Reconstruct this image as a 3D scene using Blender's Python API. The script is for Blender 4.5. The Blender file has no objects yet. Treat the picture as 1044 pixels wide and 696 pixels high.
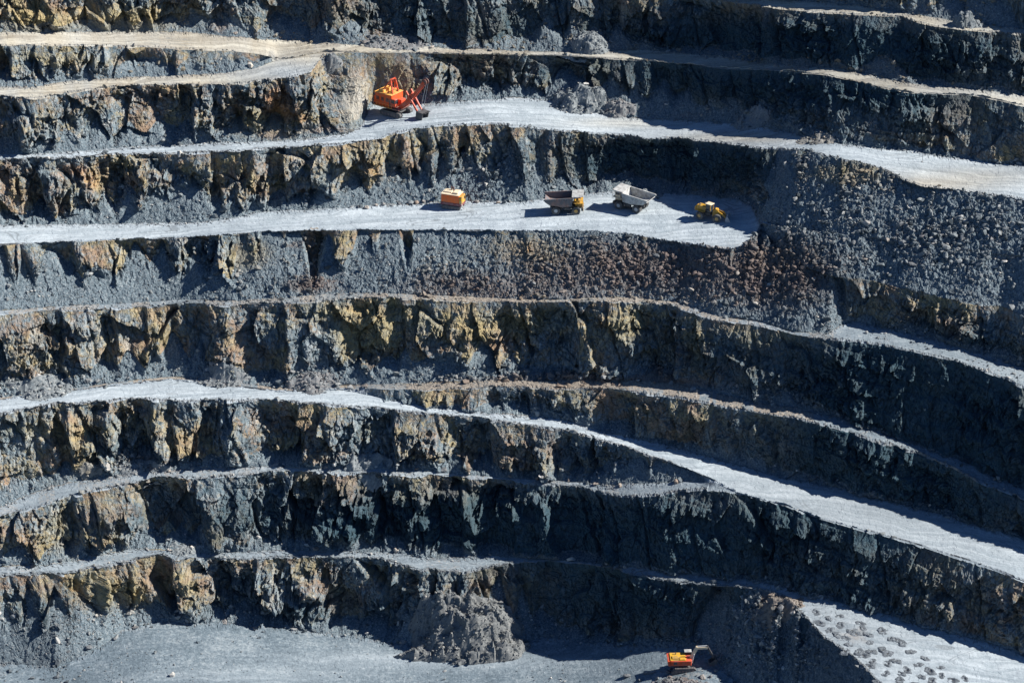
import bpy, math, random
import numpy as np
from mathutils import Vector, Matrix

random.seed(7)
RNG = np.random.default_rng(11)
SC = bpy.context.scene
COL = SC.collection
R = math.radians

# ------------------------------------------------------------------ camera geometry (survey of the pit)
F_PX, CU, CV = 2310.0, 522.0, 348.0
PITCH = R(27.0)
CP, SP = math.cos(PITCH), math.sin(PITCH)

def tag(o, label=None, cat=None, group=None, kind=None):
    if label: o['label'] = label
    if cat: o['category'] = cat
    if group: o['group'] = group
    if kind: o['kind'] = kind
    return o

# ------------------------------------------------------------------ noise in numpy
def _h(ix, iy, iz, seed):
    a = (ix.astype(np.uint32)*np.uint32(0x8da6b343)) ^ (iy.astype(np.uint32)*np.uint32(0xd8163841)) ^ (iz.astype(np.uint32)*np.uint32(0xcb1ab31f)) ^ np.uint32((seed*2654435761) & 0xffffffff)
    a ^= a >> np.uint32(13); a *= np.uint32(0x5bd1e995); a ^= a >> np.uint32(15); a *= np.uint32(0x27d4eb2d); a ^= a >> np.uint32(14)
    return a.astype(np.float32) / np.float32(4294967296.0)

def vnoise(x, y, z=None, seed=0):
    x = np.asarray(x, np.float32); y = np.asarray(y, np.float32)
    fx = np.floor(x); fy = np.floor(y)
    tx = x-fx; ty = y-fy
    tx = tx*tx*(3-2*tx); ty = ty*ty*(3-2*ty)
    ix = fx.astype(np.int64); iy = fy.astype(np.int64)
    if z is None:
        iz = np.zeros_like(ix)
        a = _h(ix, iy, iz, seed); b = _h(ix+1, iy, iz, seed); c = _h(ix, iy+1, iz, seed); d = _h(ix+1, iy+1, iz, seed)
        return ((a+(b-a)*tx)*(1-ty) + (c+(d-c)*tx)*ty)*2-1
    z = np.asarray(z, np.float32); fz = np.floor(z); tz = z-fz; tz = tz*tz*(3-2*tz); iz = fz.astype(np.int64)
    r = []
    for k in (0, 1):
        a = _h(ix, iy, iz+k, seed); b = _h(ix+1, iy, iz+k, seed); c = _h(ix, iy+1, iz+k, seed); d = _h(ix+1, iy+1, iz+k, seed)
        r.append((a+(b-a)*tx)*(1-ty) + (c+(d-c)*tx)*ty)
    return (r[0]*(1-tz)+r[1]*tz)*2-1

def fbm(x, y, seed=0, octs=4, gain=0.5):
    s = 0; a = 1.0; t = 0
    for k in range(octs):
        s = s + a*vnoise(x*2**k, y*2**k, None, seed+17*k); t += a; a *= gain
    return s/t

def facet(x, y, seed=0, tilt=0.8, step=0.6):
    """broken-rock relief: each cell of a Voronoi pattern is a tilted plane with its own height"""
    ix = np.floor(x).astype(np.int64); iy = np.floor(y).astype(np.int64); z0 = np.zeros_like(ix)
    best = np.full(x.shape, 1e9, np.float32); val = np.zeros(x.shape, np.float32)
    for dx in (-1, 0, 1):
        for dy in (-1, 0, 1):
            cx = ix+dx; cy = iy+dy
            px = cx + _h(cx, cy, z0, seed); py = cy + _h(cx, cy, z0, seed+1)
            ddx = x-px; ddy = y-py
            d = ddx*ddx+ddy*ddy
            gx = _h(cx, cy, z0, seed+2)*2-1; gy = _h(cx, cy, z0, seed+3)*2-1; hh = _h(cx, cy, z0, seed+4)*2-1
            v = step*hh + tilt*(gx*ddx*1.6+gy*ddy)
            m = d < best
            best = np.where(m, d, best); val = np.where(m, v, val)
    return val

def smooth1(a, sig):
    n = int(sig*3)+1
    k = np.exp(-0.5*(np.arange(-n, n+1)/sig)**2); k /= k.sum()
    return np.convolve(np.pad(a, n, mode='edge'), k, mode='valid')

def sstep(a, b, x):
    t = np.clip((x-a)/(b-a), 0, 1); return t*t*(3-2*t)

# ------------------------------------------------------------------ surveyed bench lines: (u, v) sight lines of every crest and toe
def L(*p):
    return np.array(p, float)
LN = {}
LN['Zc'] = L((-400,-60),(0,-62),(500,-70),(1044,-45),(1500,20))
LN['At'] = L((-400,-50),(0,-46),(400,-34),(600,-22),(700,-10),(771,-1),(828,2),(868,6),(922,14),(969,21),(999,25),(1044,31),(1500,90))
LN['Ac'] = L((-400,-44),(0,-41),(400,-28),(600,-16),(700,-4),(727,1),(778,7),(828,13),(868,15),(922,18),(949,27),(979,31),(1044,36),(1500,98))
LN['Bt'] = L((-400,36),(0,34),(120,33),(200,34),(235,39),(300,42),(350,45),(417,47),(464,50),(518,52),(585,54),(645,51),(700,55),(734,58),(778,65),(828,69),(855,70),(895,79),(929,86),(979,90),(1044,98),(1500,170))
LN['Bc'] = L((-400,52),(0,48),(60,47),(120,48),(180,50),(230,52),(262,55),(284,60),(300,59),(330,52),(350,53),(417,53),(484,55),(565,56),(618,59),(652,61),(700,65),(744,69),(795,71),(845,77),(872,82),(895,88),(929,94),(962,95),(995,97),(1044,107),(1500,182))
LN['Ct'] = L((-400,96),(0,89),(34,90),(67,84),(134,79),(201,77),(240,74),(262,70),(284,61),(300,59.4),(330,52.4),(350,53.4),(417,53.4),(484,55.4),(565,56.4),(618,59.4),(652,61.4),(700,65.4),(744,69.4),(795,71.4),(845,77.4),(872,82.4),(895,88.4),(929,94.4),(962,95.4),(995,97.4),(1044,107.4),(1500,182.4))
LN['Cc'] = L((-400,112),(0,99),(37,101),(74,94),(134,88),(188,88),(235,87),(288,81),(315,75),(322,68),(330,55),(350,54),(417,54),(484,56),(565,57),(618,60),(652,62),(700,66),(744,70),(795,72),(845,78),(872,83),(895,89),(929,95),(962,96),(995,98),(1044,108),(1500,183))
LN['Dt'] = L((-400,172),(0,158),(50,157),(100,153),(168,148),(235,146),(302,143),(345,138),(360,134),(370,128),(376,110),(384,106),(417,107),(450,106),(491,102),(531,100),(561,103),(605,115),(635,120),(700,124),(761,127),(801,134),(845,146),(882,150),(929,154),(962,161),(1044,169),(1500,225))
LN['Dc'] = L((-400,182),(0,164),(34,163),(100,160),(168,157),(235,155),(302,151),(350,147),(390,141),(407,136),(424,132),(450,128),(501,127),(538,129),(565,134),(605,137),(638,139),(658,143),(700,142),(738,146),(781,152),(821,153),(840,159),(860,164),(885,168),(905,174),(922,184),(940,190),(979,195),(1044,204),(1500,268))
LN['Et'] = L((-400,238),(0,229),(100,229),(200,228),(235,223),(268,216),(350,213),(390,209),(434,208),(477,206),(538,206),(565,201),(591,198),(640,195),(700,198),(750,203),(768,211),(776,226),(800,232),(850,238),(1044,262),(1500,330))
LN['Fc'] = L((-400,262),(0,249),(50,247),(134,244),(201,241),(268,236),(315,235),(350,234),(417,234),(518,235),(585,235),(635,237),(700,248),(721,252),(750,253),(767,245),(776,227),(800,232.4),(850,238.4),(1044,262.4),(1500,330.4))
LN['F2'] = L((-400,262.4),(0,249.4),(50,247.4),(134,244.4),(201,241.4),(268,236.4),(315,235.4),(350,234.4),(417,234.4),(518,235.4),(585,235.4),(635,237.4),(700,248.4),(721,252.4),(750,253.4),(767,246),(776,232),(790,255),(820,272),(851,282),(895,287),(929,297),(962,304),(995,311),(1022,313),(1044,323),(1500,400))
LN['Gt'] = L((-400,326),(0,317),(54,313),(100,311),(188,306),(235,307),(290,304),(350,299),(400,300),(450,301),(518,305),(565,306),(605,304),(648,303),(690,308),(728,322),(778,329),(811,339),(845,340),(858,332),(868,328),(895,333),(929,341),(962,350),(1044,374),(1500,470))
LN['Gc'] = L((-400,332),(0,320),(54,317),(100,316),(188,311),(235,312),(290,310),(350,304),(400,304),(450,305),(518,309),(565,310),(605,308),(648,307),(690,313),(728,326),(778,333),(811,342),(845,346),(872,349),(895,352),(929,358),(962,366),(995,375),(1029,388),(1044,396),(1500,500))
LN['It'] = L((-400,436),(0,406),(50,399),(110,391),(175,384),(215,387),(235,390),(285,395),(350,393),(380,392),(430,391),(500,389),(600,388),(650,389),(694,392),(761,408),(811,416),(855,426),(880,436),(935,455),(985,472),(1033,494),(1044,499),(1500,650))
LN['Ic'] = L((-400,438),(0,407.5),(50,400),(110,393),(175,386),(215,390),(235,393),(285,398),(350,396),(380,396),(430,398),(530,395),(600,397),(650,401),(694,406),(761,420),(811,427),(855,437),(885,447),(935,463),(972,479),(1000,493),(1033,504),(1044,509),(1500,660))
LN['Ht'] = L((-400,440),(0,409),(50,401.5),(110,394.5),(175,387.5),(215,391.5),(235,394.5),(285,399.5),(350,397.5),(434,415),(518,423),(565,426),(618,441),(668,451),(700,460),(754,475),(780,482),(805,489),(860,499),(930,517),(985,532),(1044,550),(1500,700))
LN['Hc'] = L((-400,455),(0,423),(40,415),(110,410),(145,408),(201,409),(262,409),(350,414),(434,422),(501,429),(558,436),(618,450),(658,464),(700,477),(728,489),(754,503),(805,515),(838,528),(895,543),(942,556),(995,573),(1044,591),(1500,745))
LN['Kt'] = L((-400,540),(0,518),(20,508),(50,497),(84,490),(110,487),(145,483),(208,477),(262,476),(350,478),(417,479),(497,486),(565,490),(618,495),(650,494),(700,491),(728,492),(754,503.5),(805,515.5),(838,528.5),(895,543.5),(942,556.5),(995,573.5),(1044,591.5),(1500,745.5))
LN['Kc'] = L((-400,552),(0,526),(40,517),(84,503),(110,497),(158,490),(208,487),(262,484),(300,480),(350,484),(417,484),(484,488),(538,492),(585,497),(638,507),(670,505),(700,500),(728,498),(754,504),(805,516),(838,529),(895,544),(942,557),(995,574),(1044,592),(1500,746))
LN['Mt'] = L((-400,600),(0,578),(50,576),(80,571),(110,565),(134,560),(161,561),(218,564),(300,561),(350,562),(400,563),(430,569),(494,567),(540,569),(600,573),(700,584),(760,591),(803,599),(850,612),(900,625),(960,642),(1044,666),(1500,820))
LN['Mc'] = L((-400,606),(0,587),(50,585),(64,588),(110,576),(161,568),(208,570),(265,571),(300,568),(350,571),(394,571),(424,582),(460,583),(494,580),(530,573),(560,572),(598,577),(640,584),(680,593),(744,598),(781,602),(803,611),(820,628),(840,650),(868,668),(895,695),(905,712),(960,760),(1044,830),(1500,1050))
LN['Pt'] = L((-400,720),(0,676),(60,680),(100,662),(125,642),(160,634),(188,636),(241,636),(288,641),(350,647),(417,658),(430,668),(474,673),(518,665),(551,648),(601,655),(652,658),(685,658),(710,660),(730,672),(745,690),(780,730),(900,800),(1044,900),(1500,1150))
LN['Pe'] = L((-400,900),(0,880),(500,880),(700,900),(900,930),(1044,1000),(1500,1250))

# talus height above each toe (in sight-line units), per rock face
TAL = {
 'A': L((0,6),(230,12),(300,16),(380,13),(400,4),(500,4),(530,9),(560,24),(590,16),(625,18),(660,4),(800,5),(850,4),(880,20),(905,4),(1044,2)),
 'Z': L((0,4),(800,6),(950,18),(985,30),(1000,6),(1044,4)),
 'C': L((0,4),(100,10),(240,12),(290,6),(1044,0)),
 'D': L((0,4),(40,10),(120,18),(200,12),(300,16),(340,12),(372,4),(420,3),(440,8),(500,10),(530,8),(556,10),(575,30),(600,30),(625,28),(650,24),(700,20),(775,18),(810,8),(1044,2)),
 'E': L((0,5),(100,14),(160,30),(200,34),(240,16),(300,10),(360,22),(420,26),(470,34),(500,40),(538,34),(560,18),(600,8),(640,14),(680,6),(730,3),(770,12),(782,80),(1044,90)),
 'F': L((0,5),(776,5),(790,60),(1044,90)),
 'f': L((0,44),(50,36),(120,30),(150,44),(200,32),(245,40),(270,66),(300,70),(325,26),(350,45),(380,50),(400,66),(420,60),(450,72),(500,72),(530,44),(560,75),(650,80),(700,80),(850,80),(858,6),(1044,8)),
 'G': L((0,12),(60,14),(120,16),(170,30),(210,22),(225,4),(280,6),(310,26),(345,22),(380,14),(430,28),(500,24),(540,8),(640,5),(660,12),(760,8),(790,12),(830,14),(880,2),(1044,0)),
 'I': L((0,0),(430,0),(500,4),(560,12),(620,5),(700,4),(770,18),(810,6),(1044,2)),
 'J': L((0,12),(50,10),(100,16),(150,10),(200,8),(345,8),(370,18),(400,7),(450,12),(520,8),(600,8),(650,18),(720,22),(760,2),(1044,2)),
 'K': L((0,16),(50,14),(100,10),(190,12),(240,10),(300,8),(400,9),(480,5),(600,4),(1044,3)),
 'M': L((0,50),(60,44),(90,30),(125,18),(160,14),(240,10),(300,6),(380,10),(420,26),(460,42),(500,60),(530,46),(556,14),(600,4),(690,5),(722,10),(740,60),(760,90),(1044,200)),
}
# order: crest, toe, crest ... from the top of the pit down; the letter is the face above that toe
ORDER = ['Zc','At','Ac','Bt','Bc','Ct','Cc','Dt','Dc','Et','Fc','F2','Gt','Gc','It','Ic','Ht','Hc','Kt','Kc','Mt','Mc','Pt','Pe']
SEGT = ['wZ','f','wA','f','wC','f','wD','f','wE','f','wF','wf','f','wG','f','wI','f','wJ','f','wK','f','wM','f']
BASE = {'Z':68,'A':69,'C':60,'D':68,'E':68,'F':50,'f':66,'G':68,'I':62,'J':68,'K':68,'M':68}

# columns: a fan of vertical planes through the camera's standpoint
u_in = np.arange(-12, 1057, 0.72)
u_l = np.linspace(-380, -12.7, 190); u_r = np.linspace(1057.5, 1480, 210)
UC = np.concatenate([u_l, u_in, u_r]); NC = len(UC)
TH = np.arctan((UC-CU)/F_PX/CP)

def line_at(name, u):
    p = LN[name]; return np.interp(u, p[:, 0], p[:, 1])
def tan_phi(vfun):
    u = UC.copy()
    for _ in range(8):
        v = vfun(u); y = (CV-v)/F_PX
        u = CU + F_PX*np.tan(TH)*(CP+y*SP)
    x = (u-CU)/F_PX
    return (-SP+y*CP)/np.sqrt(x*x+(CP+y*SP)**2), v

def wob(name):
    sd = sum(map(ord, name))*3
    cal = name in ('Zc', 'Pe')
    def f(u):
        v = line_at(name, u)
        return v
    return f
KNOT = []      # (tanphi, kind)
VK = {}
TP = {}
for nm in ORDER:
    TP[nm], VK[nm] = tan_phi(wob(nm))
    TP[nm] = smooth1(TP[nm], 3.5); VK[nm] = smooth1(VK[nm], 3.5)

def cross(r0, z0, tphi, ta):
    """from (r0,z0) along slope tan=ta (falling towards the viewer) to the sight line tphi"""
    z = tphi*(r0 - z0/ta)/(1-tphi/ta)
    r = r0 - (z0-z)/ta
    return r, z

# talus top
TT = {}
for i, s in enumerate(SEGT):
    if s[0] != 'w': continue
    k = s[1]; top, bot = VK[ORDER[i]], VK[ORDER[i+1]]
    t = np.interp(UC, TAL[k][:, 0], TAL[k][:, 1])
    sd = ord(k)
    cone = np.abs(((UC/31.0+vnoise(UC/47.0, UC*0, None, sd)*0.7) % 1.0)*2-1)
    t = t*(0.74+0.8*(1-cone)) + t*0.35*fbm(UC/10.0, UC*0, sd, 4)
    t = np.clip(t, 0, (bot-top)*1.0)
    t = smooth1(t, 1.5)
    TT[k] = tan_phi_v = None
    v = bot - np.minimum(t, (bot-top)*0.999)
    y = (CV-v)/F_PX; x = np.tan(TH)*(CP+y*SP)
    TT[k] = (-SP+y*CP)/np.sqrt(x*x+(CP+y*SP)**2)

ANG_T = R(37.5)
RR = {}; ZZ = {}; RT = {}; ZT = {}
anchor = ORDER.index('Hc')
z0 = np.full(NC, -330.0) - 0.045*np.clip(UC-330, 0, None)/3.3
RR['Hc'] = z0/TP['Hc']; ZZ['Hc'] = z0
RIGHT = {'Z': 0, 'A': -8, 'C': 0, 'D': -10, 'E': -2, 'F': 0, 'f': 3, 'G': -3, 'I': 14, 'J': 3, 'K': -6, 'M': 3}
MIDT = {'A': -6, 'D': -9, 'K': -9, 'G': -6, 'E': 0}
slopeW = {k: np.tan(R(a_)+np.radians(np.interp(UC, [0, 330, 560, 720, 1044], [-7, -6, MIDT.get(k, 0), (RIGHT[k]+MIDT.get(k, RIGHT[k]))/2, RIGHT[k]]))) for k, a_ in BASE.items()}
def settle(z, n=55.0):
    return smooth1(z, n)
for i in range(anchor, 0, -1):           # upwards
    s = SEGT[i-1]; a, b = ORDER[i-1], ORDER[i]
    r, z = RR[b], ZZ[b]
    if s[0] == 'w':
        r, z = cross(r, z, TT[s[1]], math.tan(ANG_T)); RT[s[1]], ZT[s[1]] = r, z
        r, z = cross(r, z, TP[a], slopeW[s[1]]); hp = sstep(0.8, 9.0, VK[b]-VK[a]); z = ZZ[b] + np.maximum(settle(z)-ZZ[b], 0)*hp; r = z/TP[a]
    else:
        z = settle(z+0.1, 22.0); r = z/TP[a]
    RR[a], ZZ[a] = r, z
for i in range(anchor, len(ORDER)-1):
    s = SEGT[i]; a, b = ORDER[i], ORDER[i+1]
    r, z = RR[a], ZZ[a]
    if s[0] == 'w':
        r, z = cross(r, z, TT[s[1]], slopeW[s[1]])
        r, z = cross(r, z, TP[b], math.tan(ANG_T)); hp = sstep(0.8, 9.0, VK[b]-VK[a]); z = ZZ[a] + np.minimum(settle(z)-ZZ[a], 0)*hp; r = z/TP[b]
        RR[b], ZZ[b] = r, z
        r, z = cross(r, z, TT[s[1]], math.tan(ANG_T)); RT[s[1]], ZT[s[1]] = r, np.minimum(z, ZZ[a])
        RT[s[1]] = ZT[s[1]]/TT[s[1]]
    else:
        z = settle(z-0.1, 22.0); r = z/TP[b]
        RR[b], ZZ[b] = r, z
# ------------------------------------------------------------------ rows
rows_r, rows_z, row_seg, row_t = [], [], [], []
UVALL = {}
def px_h(a, b, inside=(UC > -10) & (UC < 1054)):
    return float(np.percentile(np.abs(b-a)[inside], 96))
BREAKS = []
segs = []     # (kind, letter, row0, row1)
cur = 0
for i, s in enumerate(SEGT):
    a, b = ORDER[i], ORDER[i+1]
    h = px_h(VK[a], VK[b])
    if s[0] == 'w':
        k = s[1]
        vt = np.interp(UC, TAL[k][:, 0], TAL[k][:, 1]); ht = min(h, float(np.percentile(np.minimum(vt, VK[b]-VK[a])[(UC > 0) & (UC < 1044)], 85)))
        n1 = int(min(120, max(8, (h)*1.25))); n2 = int(min(120, max(6, ht*1.25)))
        if k == 'Z': n1, n2 = 30, 12
        t = np.linspace(0, 1, n1, endpoint=False)
        for q in t:
            rows_r.append(RR[a]*(1-q)+RT[k]*q); rows_z.append(ZZ[a]*(1-q)+ZT[k]*q); row_seg.append((i, 0)); row_t.append(q)
        t = np.linspace(0, 1, n2, endpoint=False)
        for q in t:
            rows_r.append(RT[k]*(1-q)+RR[b]*q); rows_z.append(ZT[k]*(1-q)+ZZ[b]*q); row_seg.append((i, 1)); row_t.append(q)
        segs.append(('face', k, cur, cur+n1+n2)); cur += n1+n2
    else:
        n = int(min(150, max(8, h*1.0)))
        t = np.linspace(0, 1, n, endpoint=False)
        for q in t:
            rows_r.append(RR[a]*(1-q)+RR[b]*q); rows_z.append(ZZ[a]*(1-q)+ZZ[b]*q); row_seg.append((i, 2)); row_t.append(q)
        segs.append(('flat', a[0]+'_'+b[0], cur, cur+n)); cur += n
rows_r.append(RR['Pe']); rows_z.append(ZZ['Pe']); row_seg.append((len(SEGT)-1, 2)); row_t.append(1.0)
Rg = np.array(rows_r); Zg = np.array(rows_z); NR = len(Rg)
print('grid', NR, NC)
X = (Rg*np.sin(TH)); Y = (Rg*np.cos(TH)); Z = Zg.copy()
SEGI = np.array([a for a, b in row_seg]); PART = np.array([b for a, b in row_seg]); TROW = np.array(row_t)

# horizontal normals of the smooth pit shape, one per band
S = np.zeros((NR, NC), np.float32)      # distance along the bench
NX = np.zeros((NR, NC), np.float32); NY = np.zeros((NR, NC), np.float32)
for i in range(len(SEGT)):
    a = ORDER[i] if SEGT[i] == 'f' else ORDER[i+1]
    r = smooth1(RR[a], 22.0)
    x = r*np.sin(TH); y = r*np.cos(TH)
    s = np.concatenate([[0], np.cumsum(np.hypot(np.diff(x), np.diff(y)))]); s -= s[NC//2]
    tx = np.gradient(x); ty = np.gradient(y); ln = np.hypot(tx, ty)
    m = SEGI == i
    S[m] = s; NX[m] = ty/ln; NY[m] = -tx/ln
S += 0
# weights: 1 on a rock face, fading over the talus below and into the flat above
W = np.zeros((NR, NC), np.float32); TALM = np.zeros((NR, NC), np.float32)
SCALE = 0.303
for i, s in enumerate(SEGT):
    rr = np.where(SEGI == i)[0]
    if s[0] == 'w':
        k = s[1]; a, b = ORDER[i], ORDER[i+1]
        Hf = np.maximum(ZZ[a]-ZT[k], 0); Ht_ = np.maximum(ZT[k]-ZZ[b], 0)
        big = sstep(0.5, 6.0, Hf)           # no relief where the face has no height
        for q in rr:
            if PART[q] == 0:
                W[q] = big*(0.30+0.70*sstep(0, 4.5, Hf*TROW[q]))
                TALM[q] = np.clip(1-(Hf*(1-TROW[q]))/1.2, 0, 1)*0.9
            else:
                dz = Ht_*TROW[q]
                W[q] = big*np.clip(1-dz/np.maximum(np.minimum(Ht_, 2.2), 0.3), 0, 1)
                TALM[q] = 1
    else:
        a, b = ORDER[i], ORDER[i+1]
        wd = np.maximum(RR[a]-RR[b], 0.01)
        # face above (its toe is a): gone already.  face below (its crest is b): fades back from the edge
        nk = SEGT[i+1][1] if i+1 < len(SEGT) else None
        if nk:
            Hf = np.maximum(ZZ[b]-ZT[nk], 0); big = sstep(0.5, 6.0, Hf)
            for q in rr:
                d = wd*(1-TROW[q])
                W[q] = 0.30*big*np.clip(1-d/np.minimum(4.0, wd*0.6+0.01), 0, 1)**1.5
# ------------------------------------------------------------------ relief
letters = {}
OFF = np.zeros((NR, 1), np.float32)
for i, s in enumerate(SEGT):
    k = s[1] if s[0] == 'w' else (SEGT[i+1][1] if i+1 < len(SEGT) else 'z')
    OFF[SEGI == i] = (ord(k)*7.3)
Zf = Z.astype(np.float32)
s1 = S + 1.3*vnoise(S/7, Zf/6, OFF+0*S, 3) + 0.7*vnoise(S/2.2, Zf/2.2, OFF+0*S, 4)
z1 = Zf + 0.9*vnoise(S/6, Zf/6, OFF+0*S, 5)
o = OFF*13.0
lean = 0.25*(Zf)                       # joints lean a little
D = np.zeros((NR, NC), np.float32)
WLF = np.interp(UC, [0, 380, 620, 760], [1.0, 1.0, 0.62, 0.42])[None, :].astype(np.float32)
saw = vnoise((S+o)/24.0, Zf/80.0, None, 21)
pk = ((S+o)/31.0 + 0.9*vnoise((S+o)/40.0, Zf/120.0, None, 23)) % 1.0      # buttresses: long flank one side, broken edge the other
butt = np.where(pk < 0.28, pk/0.28, (1-pk)/0.72)*2-1
RGH = (0.35+0.9*sstep(-0.25, 0.45, vnoise((S+o)/19.0, Zf/9.0, None, 24)+0.4*vnoise((S+o)/6.0, Zf/5.0, None, 25))).astype(np.float32)
D += WLF*(1.7*butt + 2.4*saw)
D += WLF*2.6*facet((s1+lean+o)/10.0, (z1-0.2*S)/12.0, 31, 1.5, 0.5)
D += (0.4+0.6*WLF)*RGH*1.5*facet((s1-0.5*lean+o)/4.3, (z1+0.25*S)/5.2, 41, 1.2, 0.8)
D += (0.4+0.6*WLF)*RGH*0.75*facet((s1+o)/2.2, (z1-0.1*S)/3.6, 47, 1.1, 0.9)
D += 0.55*RGH*facet((s1+o)/1.2, z1/1.5, 51, 1.0, 0.9)
D += 0.30*facet((S+o)/0.75, Zf/0.95, 61, 0.8, 0.8)
# a few ledges where a layer stands proud
led = (Zf+0.12*S+2.0*vnoise(S/12.0, OFF+0*S, None, 27))/6.5
D += 0.9*RGH*(((led % 1.0) < 0.45)*1.0-0.5)
# hollows where blocks have come away; their right-hand side stands as a ridge
HOL = {'A': [(268,345),(355,478),(500,575),(600,625),(650,760)], 'C': [(0,40),(60,80),(150,200)], 'D': [(-30,45),(145,215),(245,262),(440,520),(540,600),(650,690)],
 'E': [(-10,60),(108,142),(272,300),(395,415),(440,480),(570,700)], 'f': [(40,85),(120,140),(190,230),(308,338),(362,440)], 'G': [(20,65),(100,118),(125,150),(158,212),(225,292),(390,412),(485,590),(640,690)],
 'J': [(40,60),(100,150),(160,172),(195,222),(235,300),(360,400),(470,500),(560,610)], 'K': [(30,60),(110,190),(200,290),(345,385),(425,470),(475,525),(560,620)],
 'M': [(12,76),(104,112),(128,160),(172,250),(280,400),(550,640)], 'I': [(480,540),(600,650)]}
HOLD = np.zeros((NR, NC), np.float32)
for i_, s_ in enumerate(SEGT):
    k_ = s_[1] if s_[0] == 'w' else (SEGT[i_+1][1] if i_+1 < len(SEGT) else 'z')
    g_ = np.zeros(NC)
    for (ua, ub_) in HOL.get(k_, []):
        wd_ = ub_-ua
        g_ = np.maximum(g_, sstep(ua, ua+max(6, wd_*0.5), UC)*(1-sstep(ub_-3, ub_+1, UC))*min(1.0, 0.45+wd_/60))
    for q in np.where(SEGI == i_)[0]: HOLD[q] = g_
hw = 5.0*vnoise(Zf/4.0, OFF*3+0*S, None, 77)          # ragged hollow edges
rowi = np.arange(NR)[:, None]; coli = np.clip(np.arange(NC)[None, :]+np.round(hw).astype(int), 0, NC-1)
HOLD = HOLD[rowi, coli]
D -= 4.2*HOLD
D += 0.8
# narrow chutes that funnel rock down the face
ch = np.abs(vnoise((S+o+0.3*Zf)/9.0, Zf/50.0, None, 71))
D -= 1.6*np.exp(-(ch/0.10)**2)
WE = W.copy()
near_shovel = np.exp(-((UC-400)/42.0)**4)[None, :]*np.isin(SEGI, [ORDER.index('Cc'), ORDER.index('Bc'), ORDER.index('Ct'), ORDER.index('Cc')-1])[:, None]
WE = WE*(1-0.75*near_shovel)
WE = np.where(PART[:, None] == 2, WE*0.8, WE)
Xd = X + NX*D*WE; Yd = Y + NY*D*WE
# vertical relief on the face edge (broken crest), talus lumps, road undulation
n1 = fbm(X/6.5, Y/6.5, 81, 4); n2 = facet(X/1.3, Y/1.3, 83, 0.7, 0.7); n3 = facet(X/0.6, Y/0.6, 85, 0.8, 0.9)
cone_s = np.abs(((S+o)/8.5 + 0.8*vnoise((S+o)/14, Zf*0, None, 86)) % 1.0 - 0.5)*2
RUBB = np.zeros((NR, NC), np.float32)     # coarse-rubble weight
ub = UC[None, :]
def blob(u0, v0, ru, rv, VV):
    return np.exp(-(((ub-u0)/ru)**2+((VV-v0)/rv)**2))
# sight coordinates of the undisplaced surface; only used to place what the survey saw (stains, painted shade, rubble)
xx = X; yy = Y; zz = Z
dep = yy*CP - zz*SP
VV = (CV - F_PX*((yy*SP+zz*CP)/dep)).astype(np.float32)
UU = (CU + F_PX*xx/dep).astype(np.float32)
def B(u0, v0, ru, rv):
    return np.exp(-(((UU-u0)/ru)**2+((VV-v0)/rv)**2))
OUTC = None
RUBB = np.clip(B(800,275,70,45)*1.3 + B(640,270,110,28)*1.2 + B(450,285,60,18)*.8 + B(960,240,110,45)*1.0 + B(300,290,30,12) + B(790,640,50,40)*1.2 + B(485,640,38,26)*1.2 + B(500,170,45,40)*.7 + B(225,375,30,10)+B(310,385,30,10)*1.2+B(130,470,30,8)+B(40,388,60,10)+B(560,385,120,8)*.8 + B(880,170,60,20), 0, 1)
Zd = Z + TALM*(0.22*n3*(0.5+RUBB) + (0.28+0.45*RUBB)*n2 + 0.9*n1 )
FLAT = (PART[:, None] == 2)
edge = np.zeros((NR, NC), np.float32)
for i, s in enumerate(SEGT):
    if s != 'f': continue
    a, b = ORDER[i], ORDER[i+1]; wd = np.maximum(RR[a]-RR[b], 0.01)
    hA = sstep(2, 6, ZZ[ORDER[i-1]]-ZZ[a]) if i > 0 else np.ones(NC)
    hB = sstep(2, 6, ZZ[b]-ZZ[ORDER[i+2]]) if i+2 < len(ORDER) else np.ones(NC)
    for q in np.where(SEGI == i)[0]:
        edge[q] = hB*np.clip(1-wd*(1-TROW[q])/2.2, 0, 1)*sstep(1, 5, wd) + 0.6*hA*np.clip(1-wd*TROW[q]/3.0, 0, 1)*sstep(1, 5, wd)
n4 = fbm(X/9, Y/9, 91, 3)
Zd += np.where(FLAT, 0.28*n4 + 0.05*n2 + edge*(0.28 + 0.45*n2*0.7 + 0.3*n3*0.6 + 0.5*n1), 0)
Zd += np.where(PART[:, None] == 0, W*(0.35*n2+0.5*n1)*np.clip(1-TROW[:, None]*4, 0, 1), 0)
# shot-hole cuttings and tyre ruts are built separately
def seg_of(i):
    return segs[i]
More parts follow.
